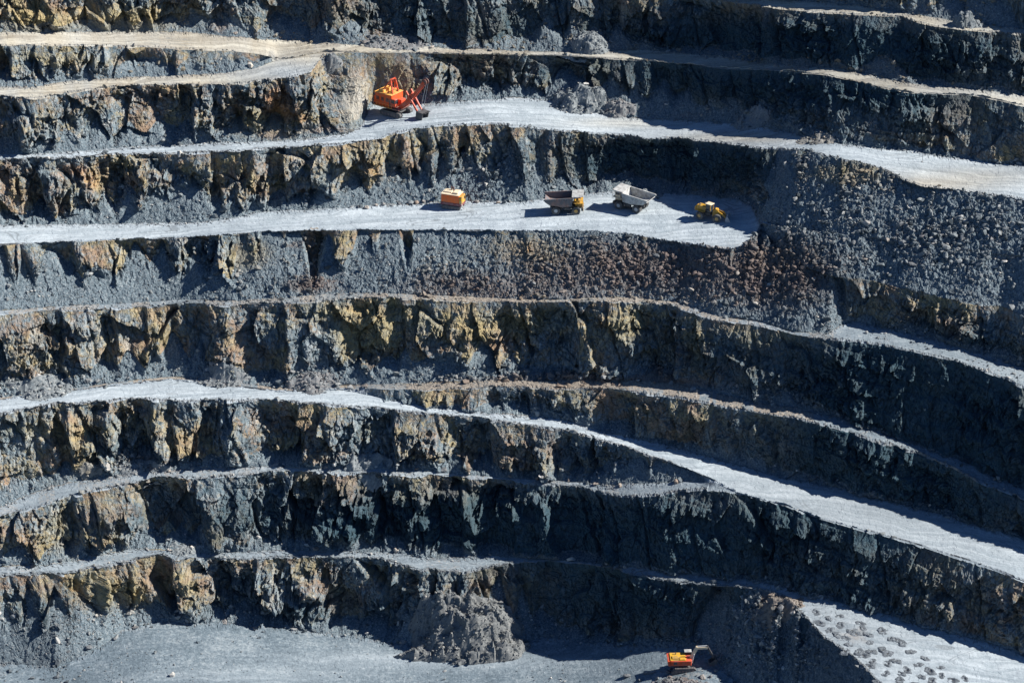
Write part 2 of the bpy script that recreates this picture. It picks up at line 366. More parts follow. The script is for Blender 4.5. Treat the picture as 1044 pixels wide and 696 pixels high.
# ------------------------------------------------------------------ colour attributes (mineral staining, dust, clay, painted shade)
nb = fbm(S/6, Zf/6, 101, 4); nv = fbm((S+o)/2.2, Zf/14.0, 103, 4)
def stain_or_shade(*bl):
    m = 0
    for (u0, v0, ru, rv, a) in bl: m = m + a*B(u0, v0, ru, rv)
    return np.clip(m, 0, 1.2)
RUST = stain_or_shade((560,300,200,8,.35),(330,285,40,24,.5),(600,392,160,7,.6),(520,275,60,18,.35),(720,300,60,20,.3),(75,175,22,12,1.0),(95,190,14,12,.8),(283,100,18,22,1.1),(300,118,30,14,.8),(278,137,20,5,1.2),(335,132,26,5,1.0),(70,10,40,14,.5),(225,28,14,8,.9),(380,170,16,18,.8),
             (535,252,40,14,.8),(20,545,22,18,.7),(8,490,14,14,.7),(85,605,14,20,.7),(865,176,22,7,.5),(300,250,16,5,.8),(295,520,26,10,.6),(540,525,7,18,.9),(448,500,5,24,.6),(360,505,6,14,.6),
             (780,610,16,8,1.0),(720,345,10,24,.5),(435,155,14,18,.4),(100,420,30,14,.5),(735,255,16,6,1.0),(560,440,8,18,.4),(610,290,16,10,.4),(870,650,40,26,.55),(655,640,8,20,.4),(330,330,16,10,.4))
OCHR = stain_or_shade((865,178,45,12,.9),(800,262,50,16,.4),(260,335,120,30,.3),(520,335,140,30,.35),(100,430,120,26,.4),(330,440,120,20,.3),(80,500,90,50,.45),(150,20,160,30,.55),(280,120,90,30,.45),(400,170,70,26,.5),(60,190,90,24,.4),(220,260,120,20,.4),(120,600,60,40,.4),(480,262,120,24,.45),(30,20,40,18,1.0),(130,18,50,16,.8),(40,60,30,8,1.0),(100,62,40,8,.8),(255,258,22,20,.8),(370,345,30,26,1.3),(335,315,40,12,.8),(640,330,30,26,.9),(712,345,12,30,1.2),(420,320,40,14,.5),(470,330,90,24,.5),
             (85,470,14,16,.7),(60,545,26,26,.8),(95,600,24,22,1.1),(130,605,12,14,1.1),(150,330,12,24,.5),(100,360,40,16,.5),(40,440,60,16,.6),(380,440,20,18,.5),(170,445,70,18,.35),(560,330,60,20,.45),
             (545,250,50,16,.7),(360,110,16,26,.6),(200,62,40,8,.5),(270,130,60,14,.5),(160,490,60,10,.3),(860,175,40,12,.7),(330,170,60,20,.5),(15,350,20,40,.5))
LITE = stain_or_shade((360,100,18,30,1.2),(855,390,7,16,1.5),(797,455,3,12,1.5),(490,15,6,14,1.2),(588,20,7,24,1.1),(635,20,10,26,.9),(770,25,60,14,.25),(990,70,30,16,.8),(1015,640,22,22,.5),(560,400,8,14,.3),(100,345,8,24,.6),
             (130,350,8,24,.8),(37,345,10,24,.7),(310,160,18,16,.7),(270,335,14,26,.3),(280,600,6,22,.8),(160,580,12,20,.5),(485,70,6,14,.8),(525,66,6,12,.8),(600,75,4,14,.8),(650,75,4,12,.7),(90,340,6,20,.4),
             (80,120,20,14,.5),(210,110,24,14,.4),(130,190,10,14,.5),(545,170,25,35,.4),(430,130,50,12,.6),(985,650,20,20,.3),(500,610,40,30,.35),(760,590,4,10,.4),(225,540,40,22,.35))
CLAY = stain_or_shade((640,270,130,32,1.0),(790,285,70,40,.9),(500,300,120,18,.6),(930,240,90,30,.35),(560,392,180,8,.6),(315,290,30,10,1.0),(130,100,0.1,.1,0),(240,375,24,10,1.0),(320,392,26,10,1.0),(400,38,30,6,1.2),(470,52,40,4,1.0),(590,42,20,8,.5),(600,100,12,12,.9),(620,108,10,10,.9),
             (150,476,25,6,1.0),(700,685,40,12,.8),(785,620,20,12,.8),(450,285,60,16,.35),(690,385,70,10,.5),(600,388,120,7,.6),(870,640,40,30,.4),(700,120,30,8,.5),(780,150,60,6,.5))
SHADE_DARK = stain_or_shade((680,165,110,25,.5),(760,40,260,26,.4),(960,470,130,60,.4),(930,420,140,50,.4),(940,360,120,30,.5),(720,360,90,26,.3),(860,620,120,50,.4),(450,530,120,24,.35),(230,530,60,20,.15),(620,560,120,20,.4),(300,625,120,16,.3),(150,525,50,12,.2),(60,690,120,24,.8),(810,280,60,40,.6),(120,40,0.1,0.1,0),(650,265,90,20,.3),(900,80,200,60,.55),(900,520,200,60,.5),(600,540,200,60,.45),(250,640,0.1,0.1,0),(640,620,120,40,.5),(470,20,200,30,.35),(700,80,200,30,.35),(700,170,120,30,.4),(930,420,140,60,.4),(350,530,180,30,.35),(40,640,30,30,.6),(850,680,60,40,.6))  # shade of walls and hollows painted into the rock, plus dark rubble
WARM = np.where(VV < 112, 1.0, 0)*np.where((VV < 70+0.11*np.clip(UU-700, 0, None)) | (UU < 330), 1, 0)
WARM = np.clip(WARM*(0.75+0.3*nb) + stain_or_shade((900,185,120,14,.2),(760,140,60,6,.6),(640,125,60,6,.35),(500,305,300,5,.7),(550,392,140,6,.5),(940,190,60,8,.4),(1000,180,60,10,.3)), 0, 1).astype(np.float32)
WARM *= np.clip(1-B(300,75,60,14)*0.8-B(990,95,80,6)*.3, 0, 1)

MUTE = np.zeros((NR, NC), np.float32)
for i_, s_ in enumerate(SEGT):
    if s_ != 'f': continue
    k_ = ORDER[i_][0]+ORDER[i_+1][0]
    base_ = {'AB': 0.1, 'ZA': 0.3, 'FG': 0.75, 'GI': 0.85, 'JK': 0.6, 'KM': 0.55}.get(ORDER[i_][0]+ORDER[i_+1][0])
    name_ = ORDER[i_]
    val = {'At': 0.2, 'Gt': 0.7, 'It': 0.8, 'Kt': 0.6, 'Mt': 0.6, 'Pt': 0.8, 'Ct': 0.15, 'Ht': 0.12}.get(name_, 0.0)
    MUTE[SEGI == i_] = val
MUTE = np.where((SEGI == ORDER.index('Mt'))[:, None] & (UC > 790)[None, :], 0.08, MUTE)
MUTE = np.where((SEGI == ORDER.index('Gt'))[:, None], MUTE*np.interp(UC, [850, 950], [1, 0.85])[None, :], MUTE)
MUTE = MUTE.astype(np.float32)
TAN = np.zeros((NR, NC), np.float32)
THIN = np.zeros((NR, NC), np.float32)
for i_, s_ in enumerate(SEGT):
    if s_[0] == 'w': THIN[SEGI == i_] = 1-sstep(0.6, 2.2, ZZ[ORDER[i_]]-ZZ[ORDER[i_+1]])
TAN[SEGI == ORDER.index('Gt')] = 0.55; TAN[SEGI == ORDER.index('It')] = 0.7; TAN[SEGI == ORDER.index('Kt')] = 0.4; TAN[SEGI == ORDER.index('Mt')] = 0.3
TAN = TAN*(0.6+0.5*(nb > 0)) + np.where(FLAT, CLAY*0.5, 0)
TAN = (TAN*np.interp(UC, [800, 900], [1, 0.4])[None, :]).astype(np.float32)
MUTE = MUTE + np.where(MUTE < 0.1, 0.22*(0.5+0.8*nb), 0)
FLOORM = (SEGI == ORDER.index('Pt'))[:, None]
MUTE = np.where(FLOORM, np.clip(1.0-0.5*B(430, 672, 150, 10)-0.4*B(260, 690, 100, 8), 0, 1), MUTE).astype(np.float32)

def mesh_grid(name, r0, r1, mat, smooth=False, c0=0, c1=None):
    c1 = NC if c1 is None else c1
    sub = (slice(r0, r1), slice(c0, c1))
    x = Xd[sub]; y = Yd[sub]; z = Zd[sub]
    nr, nc = x.shape
    co = np.stack([x, y, z], -1).reshape(-1, 3).astype(np.float32)
    idx = np.arange(nr*nc, dtype=np.int32).reshape(nr, nc)
    q = np.stack([idx[:-1, :-1], idx[1:, :-1], idx[1:, 1:], idx[:-1, 1:]], -1).reshape(-1, 4)
    me = bpy.data.meshes.new(name)
    me.vertices.add(len(co)); me.vertices.foreach_set('co', co.ravel())
    me.loops.add(q.size); me.loops.foreach_set('vertex_index', q.ravel())
    me.polygons.add(len(q)); me.polygons.foreach_set('loop_start', np.arange(0, q.size, 4, dtype=np.int32))
    me.polygons.foreach_set('use_smooth', np.full(len(q), smooth, dtype=bool))
    me.update(calc_edges=True)
    for an, arr in (('talus', TALM), ('rust', RUST), ('ochre', OCHR), ('lite', LITE), ('clay', CLAY), ('warm', WARM), ('along', S), ('dark', SHADE_DARK), ('edge', edge), ('across', Rg), ('mute', MUTE), ('tan', TAN), ('thin', THIN)):
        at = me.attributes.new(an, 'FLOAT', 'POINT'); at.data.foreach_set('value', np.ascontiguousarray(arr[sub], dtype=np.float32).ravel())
    me.materials.append(mat)
    ob = bpy.data.objects.new(name, me); COL.objects.link(ob)
    return ob

# ------------------------------------------------------------------ materials
class NT:
    def __init__(s, name):
        s.m = bpy.data.materials.new(name); s.m.use_nodes = True; s.t = s.m.node_tree; s.t.nodes.clear()
        s.out = s.t.nodes.new('ShaderNodeOutputMaterial')
    def n(s, typ, **kw):
        nd = s.t.nodes.new(typ)
        for k, v in kw.items():
            if k.startswith('i_'):
                nd.inputs[k[2:].replace('_', ' ')].default_value = v
            else: setattr(nd, k, v)
        return nd
    def l(s, a, b): s.t.links.new(a, b)
    def attr(s, name): return s.n('ShaderNodeAttribute', attribute_name=name).outputs['Fac']
    def math(s, op, a, b=None, clamp=False):
        nd = s.n('ShaderNodeMath', operation=op); nd.use_clamp = clamp
        for i, v in enumerate((a, b)):
            if v is None: continue
            if isinstance(v, (int, float)): nd.inputs[i].default_value = v
            else: s.l(v, nd.inputs[i])
        return nd.outputs[0]
    def mix(s, f, a, b, mode='MIX'):
        nd = s.n('ShaderNodeMix', data_type='RGBA', blend_type=mode)
        for k, v in ((0, f), (6, a), (7, b)):
            if isinstance(v, (int, float)): nd.inputs[k].default_value = v
            elif isinstance(v, tuple): nd.inputs[k].default_value = v+(1,) if len(v) == 3 else v
            else: s.l(v, nd.inputs[k])
        return nd.outputs[2]
    def noise(s, vec, scale, detail=5, rough=0.55, dist=0.0):
        nd = s.n('ShaderNodeTexNoise'); nd.inputs['Scale'].default_value = scale; nd.inputs['Detail'].default_value = detail
        nd.inputs['Roughness'].default_value = rough; nd.inputs['Distortion'].default_value = dist
        if vec is not None: s.l(vec, nd.inputs['Vector'])
        return nd.outputs['Fac']
    def ramp(s, f, stops):
        nd = s.n('ShaderNodeValToRGB'); s.l(f, nd.inputs[0])
        e = nd.color_ramp.elements
        while len(e) < len(stops): e.new(0.5)
        for i, (p, c) in enumerate(stops):
            e[i].position = p; e[i].color = (c if isinstance(c, tuple) else (c, c, c)) + (1,)
        return nd.outputs[0]
    def mapr(s, f, a, b):
        nd = s.n('ShaderNodeMapRange'); nd.clamp = True; s.l(f, nd.inputs[0]); nd.inputs[1].default_value = a; nd.inputs[2].default_value = b
        return nd.outputs[0]
    def combine(s, x, y, z=0.0):
        nd = s.n('ShaderNodeCombineXYZ')
        for i, v in enumerate((x, y, z)):
            if isinstance(v, (int, float)): nd.inputs[i].default_value = v
            else: s.l(v, nd.inputs[i])
        return nd.outputs[0]
    def finish(s, col, rough=0.9, bump=None, strength=0.5, dist=0.2, metal=0.0, spec=0.25):
        b = s.n('ShaderNodeBsdfPrincipled')
        if isinstance(col, tuple): b.inputs['Base Color'].default_value = col+(1,)
        else: s.l(col, b.inputs['Base Color'])
        b.inputs['Roughness'].default_value = rough; b.inputs['Metallic'].default_value = metal
        b.inputs['Specular IOR Level'].default_value = spec
        if bump is not None:
            bp = s.n('ShaderNodeBump'); bp.inputs['Strength'].default_value = strength; bp.inputs['Distance'].default_value = dist
            s.l(bump, bp.inputs['Height']); s.l(bp.outputs[0], b.inputs['Normal'])
        s.l(b.outputs[0], s.out.inputs[0]); return s.m

def rock_material():
    t = NT('rock')
    pos = t.n('ShaderNodeNewGeometry').outputs['Position']
    sep = t.n('ShaderNodeSeparateXYZ'); t.l(pos, sep.inputs[0])
    s = t.attr('along')
    vert = t.combine(t.math('MULTIPLY', s, 1.0), t.math('MULTIPLY', sep.outputs[2], 0.22), t.math('MULTIPLY', sep.outputs[1], .05))
    big = t.noise(pos, 0.055, 6, 0.62)
    mid = t.noise(pos, 0.35, 6, 0.65, 0.3)
    fine = t.noise(pos, 2.2, 5, 0.7)
    streak = t.noise(vert, 0.55, 6, 0.65, 0.4)
    c = t.ramp(mid, [(0.28, (0.026, 0.048, 0.064)), (0.40, (0.095, 0.138, 0.165)), (0.54, (0.205, 0.250, 0.270)), (0.70, (0.43, 0.43, 0.40))])
    c = t.mix(t.mapr(streak, 0.50, 0.72), c, (0.27, 0.305, 0.32))
    c = t.mix(t.math('MULTIPLY', t.mapr(t.math('SUBTRACT', 1.0, streak), 0.52, 0.68), 0.75), c, (0.030, 0.038, 0.046))
    n0 = t.noise(pos, 0.12, 3, 0.6)
    spk = t.noise(pos, 0.5, 6, 0.75, 0.8)
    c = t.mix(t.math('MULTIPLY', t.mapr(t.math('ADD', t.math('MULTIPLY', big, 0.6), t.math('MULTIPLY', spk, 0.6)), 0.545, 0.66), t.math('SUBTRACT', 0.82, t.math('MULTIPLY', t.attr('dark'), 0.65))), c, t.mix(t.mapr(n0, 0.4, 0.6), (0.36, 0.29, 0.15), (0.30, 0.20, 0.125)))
    def st(name, colr, lo, hi, nz, amt=1.0):
        a = t.attr(name)
        v = t.math('ADD', a, t.math('MULTIPLY', t.math('SUBTRACT', nz, 0.5), 2.2))
        return t.math('MULTIPLY', t.mapr(v, lo, hi), t.math('MULTIPLY', t.math('MINIMUM', t.math('MULTIPLY', a, 2.5), 1.0), amt)), colr
    n2 = t.noise(pos, 0.75, 8, 0.8, 0.8)
    n3 = t.noise(vert, 0.9, 6, 0.7, 0.5)
    m, k = st('ochre', None, 0.5, 1.35, n2, 0.72); c = t.mix(m, c, (0.38, 0.31, 0.15))
    m, k = st('lite', None, 0.45, 1.0, n3, 0.8); c = t.mix(m, c, (0.46, 0.43, 0.37))
    m, k = st('rust', None, 0.55, 1.25, n2, 0.85); c = t.mix(m, c, (0.42, 0.21, 0.085))
    c = t.mix(t.math('MINIMUM', t.math('MULTIPLY', t.attr('dark'), 1.5), 0.88), c, (0.026, 0.060, 0.082))  # painted shade: turns the shaded walls blue-black in their base colour
    # talus
    tn = t.noise(pos, 1.6, 4, 0.75)
    tc = t.ramp(tn, [(0.3, (0.062, 0.09, 0.112)), (0.5, (0.145, 0.188, 0.215)), (0.7, (0.31, 0.335, 0.34))])
    m, k = st('clay', None, 0.3, 1.0, n2, 0.8); tc = t.mix(m, tc, (0.175, 0.142, 0.125))
    m, k = st('rust', None, 0.4, 1.0, n2, 0.35); tc = t.mix(m, tc, (0.38, 0.20, 0.09))
    m, k = st('ochre', None, 0.45, 1.0, n2, 0.5); tc = t.mix(m, tc, (0.30, 0.25, 0.15))
    tc = t.mix(t.math('MULTIPLY', t.attr('dark'), 0.45), tc, (0.040, 0.042, 0.048))  # same painted shade, weaker on the talus
    tf = t.mapr(t.math('ADD', t.attr('talus'), t.math('MULTIPLY', t.math('SUBTRACT', n2, 0.5), 0.8)), 0.45, 0.6)
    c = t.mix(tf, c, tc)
    c = t.mix(0.5, c, t.mix(1.0, c, t.ramp(fine, [(0.3, 0.55), (0.7, 1.5)]), 'MULTIPLY'))
    c = t.mix(t.attr('thin'), c, t.mix(t.attr('warm'), (0.34, 0.39, 0.43), (0.44, 0.39, 0.29)))
    vo = t.n('ShaderNodeTexVoronoi', feature='DISTANCE_TO_EDGE'); vo.inputs['Scale'].default_value = 0.55
    warp = t.n('ShaderNodeVectorMath', operation='ADD'); t.l(t.combine(t.math('MULTIPLY', s, 1.2), t.math('MULTIPLY', sep.outputs[2], 0.6), t.math('MULTIPLY', sep.outputs[1], 0.3)), warp.inputs[0]); t.l(t.combine(t.math('MULTIPLY', mid, 3.0), t.math('MULTIPLY', fine, 1.5)), warp.inputs[1]); t.l(warp.outputs[0], vo.inputs['Vector'])
    crack = t.math('MULTIPLY', t.math('SUBTRACT', 1.0, t.mapr(vo.outputs['Distance'], 0.0, 0.10)), t.math('MULTIPLY', t.math('SUBTRACT', 1.0, tf), t.mapr(mid, 0.4, 0.6)))
    c = t.mix(t.math('MULTIPLY', crack, 0.6), c, (0.02, 0.028, 0.034))
    fine = t.math('SUBTRACT', fine, t.math('MULTIPLY', crack, 0.7))
    bump = t.math('ADD', t.math('MULTIPLY', fine, 0.9), t.math('ADD', t.math('MULTIPLY', mid, 1.2), t.math('MULTIPLY', streak, 0.8)))
    return t.finish(c, 0.92, bump, 0.9, 0.6, spec=0.15)

def dust_material(name, blue=1.0):
    t = NT(name)
    pos = t.n('ShaderNodeNewGeometry').outputs['Position']
    s = t.attr('along'); ac = t.attr('across')
    ln = t.combine(t.math('MULTIPLY', s, 0.035), ac, 0.0)
    wob = t.noise(pos, 0.05, 3, 0.5)
    ln2 = t.combine(t.math('MULTIPLY', s, 0.05), t.math('ADD', ac, t.math('MULTIPLY', wob, 16.0)), 3.0)
    tr = t.noise(ln2, 0.45, 5, 0.55, 0.6)
    tr2 = t.noise(ln, 0.35, 4, 0.55, 1.2)
    patch = t.noise(pos, 0.10, 5, 0.6)
    gr = t.noise(pos, 1.8, 4, 0.7)
    c = t.mix(t.mapr(tr, 0.40, 0.64), (0.31, 0.36, 0.395), (0.45, 0.505, 0.54))
    c = t.mix(t.math('MULTIPLY', t.mapr(tr2, 0.54, 0.68), 0.6), c, (0.20, 0.24, 0.27))
    c = t.mix(t.math('MULTIPLY', t.mapr(patch, 0.52, 0.66), 0.55), c, (0.25, 0.30, 0.335))
    warm = t.mix(t.mapr(tr, 0.42, 0.62), (0.34, 0.28, 0.19), (0.56, 0.50, 0.37))
    c = t.mix(t.attr('warm'), c, warm)
    m = t.mapr(t.math('ADD', t.attr('edge'), t.math('MULTIPLY', t.math('SUBTRACT', gr, 0.5), 1.5)), 0.35, 0.9)
    c = t.mix(t.math('MULTIPLY', m, 0.7), c, (0.16, 0.165, 0.17))
    m = t.mapr(t.math('ADD', t.attr('rust'), t.math('MULTIPLY', t.math('SUBTRACT', patch, 0.5), 1.5)), 0.5, 1.0)
    c = t.mix(t.math('MULTIPLY', m, 0.6), c, (0.42, 0.26, 0.13))
    c = t.mix(t.math('MULTIPLY', t.attr('dark'), 0.5), c, (0.10, 0.11, 0.12))  # painted shade of the walls carried onto roads and benches
    # tyre tracks: pairs of lines that wander with the road
    tk = t.noise(t.combine(t.math('MULTIPLY', s, 0.018), t.math('MULTIPLY', ac, 0.05), 1.0), 1.0, 1, 0.4, 0.6)
    tq = t.math('FRACT', t.math('MULTIPLY', tk, 34.0))
    tl = t.math('ADD', t.math('LESS_THAN', t.math('ABSOLUTE', t.math('SUBTRACT', tq, 0.3)), 0.05), t.math('LESS_THAN', t.math('ABSOLUTE', t.math('SUBTRACT', tq, 0.55)), 0.05))
    tl = t.math('MULTIPLY', tl, t.mapr(t.noise(pos, 0.045, 3, 0.6), 0.46, 0.6))
    c = t.mix(t.math('MULTIPLY', tl, 0.6), c, (0.17, 0.19, 0.205))
    mt = t.attr('mute')
    sp = t.noise(pos, 0.9, 6, 0.75, 0.5)
    c = t.mix(mt, c, t.ramp(t.math('ADD', t.math('MULTIPLY', sp, 0.55), t.math('ADD', t.math('MULTIPLY', patch, 0.3), t.math('MULTIPLY', tr, 0.15))), [(0.36, (0.065, 0.09, 0.11)), (0.5, (0.135, 0.175, 0.205)), (0.66, (0.31, 0.35, 0.37))]))
    tanm = t.math('MULTIPLY', t.mapr(t.math('ADD', t.attr('tan'), t.math('MULTIPLY', t.math('SUBTRACT', sp, 0.5), 1.8)), 0.35, 0.8), 0.8)
    c = t.mix(tanm, c, t.ramp(gr, [(0.3, (0.12, 0.10, 0.085)), (0.65, (0.36, 0.30, 0.23))]))
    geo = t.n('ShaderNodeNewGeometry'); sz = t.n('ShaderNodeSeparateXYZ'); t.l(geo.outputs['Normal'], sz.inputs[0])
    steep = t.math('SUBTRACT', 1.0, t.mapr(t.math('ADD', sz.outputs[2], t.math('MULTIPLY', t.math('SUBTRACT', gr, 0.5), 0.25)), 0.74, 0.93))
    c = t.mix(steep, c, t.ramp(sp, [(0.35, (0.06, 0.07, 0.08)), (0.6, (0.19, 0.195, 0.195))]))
    c = t.mix(0.45, c, t.mix(1.0, c, t.ramp(gr, [(0.3, 0.65), (0.7, 1.3)]), 'MULTIPLY'))
    return t.finish(c, 0.95, t.math('ADD', t.math('MULTIPLY', gr, 0.5), tr), 0.35, 0.35, spec=0.1)
M_ROCK = rock_material(); M_DUST = dust_material('dust')

FLATN = {'A_B': None}
NAMES = {'Z': 'rock_wall', 'A': 'rock_wall'}
TER = []
for kind, k, a, b in segs:
    b2 = min(b+1, NR)
    if kind == 'face':
        ob = mesh_grid('rock_terrain', a, b2, M_ROCK)
    else:
        nm = {'A_B': 'ground'}.get(k, 'road' if k[0] in 'BCDFHE' else 'ground')
        ob = mesh_grid('haul_road' if nm == 'road' else 'bench_ground', a, b2, M_DUST)
    ob['kind'] = 'structure'; TER.append(ob)
# ------------------------------------------------------------------ loose rock
def ico(sub=0):
    t = (1+5**.5)/2
    v = [(-1,t,0),(1,t,0),(-1,-t,0),(1,-t,0),(0,-1,t),(0,1,t),(0,-1,-t),(0,1,-t),(t,0,-1),(t,0,1),(-t,0,-1),(-t,0,1)]
    f = [(0,11,5),(0,5,1),(0,1,7),(0,7,10),(0,10,11),(1,5,9),(5,11,4),(11,10,2),(10,7,6),(7,1,8),(3,9,4),(3,4,2),(3,2,6),(3,6,8),(3,8,9),(4,9,5),(2,4,11),(6,2,10),(8,6,7),(9,8,1)]
    v = [Vector(p).normalized() for p in v]
    for _ in range(sub):
        c = {}; nf = []
        def mid(a, b):
            k = (min(a, b), max(a, b))
            if k not in c: v.append(((v[a]+v[b])/2).normalized()); c[k] = len(v)-1
            return c[k]
        for a, b, d in f:
            x, y, z = mid(a, b), mid(b, d), mid(d, a); nf += [(a, x, z), (b, y, x), (d, z, y), (x, y, z)]
        f = nf
    return np.array([tuple(p) for p in v], np.float32), np.array(f, np.int32)
def rock_shape(sub, rng, cuts=9):
    """an angular block: a ball cut by random planes"""
    v, f = ico(sub); v = v.copy()
    for _ in range(cuts):
        n = rng.normal(size=3); n /= np.linalg.norm(n); d = rng.uniform(0.45, 0.8)
        k = v@n; m = k > d; v[m] -= np.outer(k[m]-d, n)
    v *= np.array([rng.uniform(0.9, 1.45), rng.uniform(0.6, 1.0), rng.uniform(0.4, 0.8)], np.float32)
    v += rng.normal(size=v.shape)*(0.13 if sub == 0 else 0.03)
    return v.astype(np.float32), f
SHAPES = [rock_shape(0, RNG, 4) for _ in range(10)]
IVIEW = (UC > -60) & (UC < 1110)
def loose_material():
    t = NT('loose_rock')
    pos = t.n('ShaderNodeNewGeometry').outputs['Position']
    rnd = t.attr('tone')
    c = t.ramp(rnd, [(0.0, (0.045, 0.058, 0.068)), (0.4, (0.135, 0.16, 0.175)), (0.75, (0.27, 0.285, 0.285)), (1.0, (0.52, 0.50, 0.46))])
    cl = t.attr('clay'); m = t.mapr(t.math('ADD', cl, t.math('MULTIPLY', rnd, 0.8)), 0.7, 1.3)
    c = t.mix(t.math('MULTIPLY', m, t.mapr(cl, 0.05, 0.5)), c, (0.165, 0.132, 0.122))
    c = t.mix(t.math('MULTIPLY', t.attr('warm'), 0.5), c, (0.36, 0.27, 0.15))
    c = t.mix(t.math('MULTIPLY', t.attr('dark'), 0.4), c, (0.05, 0.05, 0.055))  # wall shade painted onto scattered rock; heaps set their own amount
    n = t.noise(pos, 3.0, 4, 0.7)
    c = t.mix(1.0, c, t.ramp(n, [(0.3, 0.7), (0.7, 1.2)]), 'MULTIPLY')
    return t.finish(c, 0.93, n, 0.5, 0.15, spec=0.15)
M_LOOSE = loose_material()
def scatter(name, prob, smin, smax, power, seed, label, cat, r0=0, r1=None, sink=0.25):
    rng = np.random.default_rng(seed)
    r1 = NR if r1 is None else r1
    sl_ = slice(r0, r1)
    P = np.stack([Xd[sl_], Yd[sl_], Zd[sl_]], -1)
    du = np.linalg.norm(np.diff(P, axis=1), axis=-1)[:-1]; dv = np.linalg.norm(np.diff(P, axis=0), axis=-1)[:, :-1]
    area = np.minimum(du*dv, 3.0)
    pr = prob[sl_][:-1, :-1]*area*IVIEW[None, :-1]
    hit = np.argwhere(rng.random(pr.shape) < pr)
    n = len(hit)
    i, j = hit[:, 0], hit[:, 1]
    base = P[i, j] + (P[i+1, j+1]-P[i, j])*rng.random((n, 1)).astype(np.float32)
    size = smin*(1-rng.random(n)*(1-(smin/smax)**power))**(-1/power)
    size = size*(1+0.55*RUBB[sl_][i, j])*np.where(rng.random(n) < 0.03, 1.7, 1.0); size = np.where(size > 2.6, 2.6*rng.uniform(0.5, 1.0, n), size)
    V = []; Fc = []; off = 0
    which = rng.integers(0, len(SHAPES), n)
    ang = rng.random((n, 3))*math.tau
    for w_, (sv, sf) in enumerate(SHAPES):
        m = np.where(which == w_)[0]
        if not len(m): continue
        ca, sa = np.cos(ang[m]), np.sin(ang[m])
        v = np.repeat(sv[None], len(m), 0)
        x = v[..., 0]*ca[:, :1]-v[..., 1]*sa[:, :1]; y = v[..., 0]*sa[:, :1]+v[..., 1]*ca[:, :1]; z = v[..., 2]
        y2 = y*ca[:, 1:2]-z*sa[:, 1:2]; z2 = y*sa[:, 1:2]+z*ca[:, 1:2]
        vv = np.stack([x, y2, z2], -1)*size[m][:, None, None]*0.5
        vv += base[m][:, None, :]; vv[..., 2] += (size[m]*(0.5-sink))[:, None]*0.6
        V.append(vv.reshape(-1, 3)); nv = len(sv)
        Fc.append((sf[None]+(off+np.arange(len(m))*nv)[:, None, None]).reshape(-1, 3)); off += nv*len(m)
        if w_ == 0: order = []
        order.append(np.repeat(m, nv))
    order = np.concatenate(order); V = np.concatenate(V); Fc = np.concatenate(Fc)
    me = bpy.data.meshes.new(name)
    me.vertices.add(len(V)); me.vertices.foreach_set('co', V.astype(np.float32).ravel())
    me.loops.add(Fc.size); me.loops.foreach_set('vertex_index', Fc.astype(np.int32).ravel())
    me.polygons.add(len(Fc)); me.polygons.foreach_set('loop_start', np.arange(0, Fc.size, 3, dtype=np.int32))
    me.polygons.foreach_set('use_smooth', np.zeros(len(Fc), dtype=bool)); me.update(calc_edges=True)
    tone = np.clip(rng.normal(0.5, 0.24, n), 0, 1)
    for an, arr in (('tone', tone), ('clay', CLAY[sl_][i, j]), ('warm', np.maximum(WARM, OCHR*0.8)[sl_][i, j]), ('dark', SHADE_DARK[sl_][i, j])):
        at = me.attributes.new(an, 'FLOAT', 'POINT'); at.data.foreach_set('value', arr[order].astype(np.float32))
    me.materials.append(M_LOOSE)
    ob = bpy.data.objects.new(name, me); COL.objects.link(ob)
    tag(ob, label, cat, kind='stuff'); print(name, n)
    return ob, base, size
TAL01 = (TALM > 0.93)
PRB = np.where(TAL01, 0.42+0.9*RUBB, 0)
PRB = PRB + np.where(FLAT, np.clip(edge-0.15, 0, 1)*0.8, 0) + np.where((PART[:, None] == 0) & (TALM > 0.05) & (TALM <= .93), 0.25, 0)
PRB = PRB + np.where(FLAT & (SEGI == ORDER.index('Pt'))[:, None], 0.5*B(40, 690, 110, 22)+0.4*B(700, 692, 80, 10)+.05, 0) + np.where(FLAT & np.isin(SEGI, [ORDER.index('Gt'), ORDER.index('It')])[:, None], 0.25, 0)
PRB = PRB*(0.25+1.5*sstep(-0.3, 0.5, nb+0.5*nv))
bounds = [0, [i for i, s_ in enumerate(segs) if s_[1] == 'E_F'][0], [i for i, s_ in enumerate(segs) if s_[1] == 'I_I'][0]]
ra, rb = segs[bounds[1]][2], segs[bounds[2]][2]
scatter('rock_rubble', PRB, 0.28, 3.0, 2.2, 5, 'loose grey rock rubble on the upper benches above the truck road', 'rubble', 0, ra)
scatter('rock_rubble', PRB, 0.28, 3.0, 2.2, 6, 'dark and reddish rubble slope spilling below the truck bench', 'rubble', ra, rb)
scatter('rock_rubble', PRB, 0.28, 3.0, 2.2, 7, 'loose grey rubble along the lower benches and the pit floor', 'rubble', rb, NR)
# ------------------------------------------------------------------ where a sighted point lies on the finished ground
_dep = Yd*CP - Zd*SP
_VV = CV - F_PX*((Yd*SP+Zd*CP)/_dep); _UU = CU + F_PX*Xd/_dep
def ground(u, v, near=3):
    d = (_UU-u)**2 + (_VV-v)**2
    k = int(np.argmin(d)); i, j = divmod(k, NC)
    a, b, c, e = max(i-near, 0), min(i+near+1, NR), max(j-near, 0), min(j+near+1, NC)
    return Vector((float(Xd[a:b, c:e].mean()), float(Yd[a:b, c:e].mean()), float(Zd[a:b, c:e].mean())))
def ground_xy(x, y, z, rad=6.0):
    m = np.abs(Xd-x)+np.abs(Yd-y)+np.abs(Zd-z)*0.7
    k = int(np.argmin(m)); i, j = divmod(k, NC); return float(Zd[i, j])

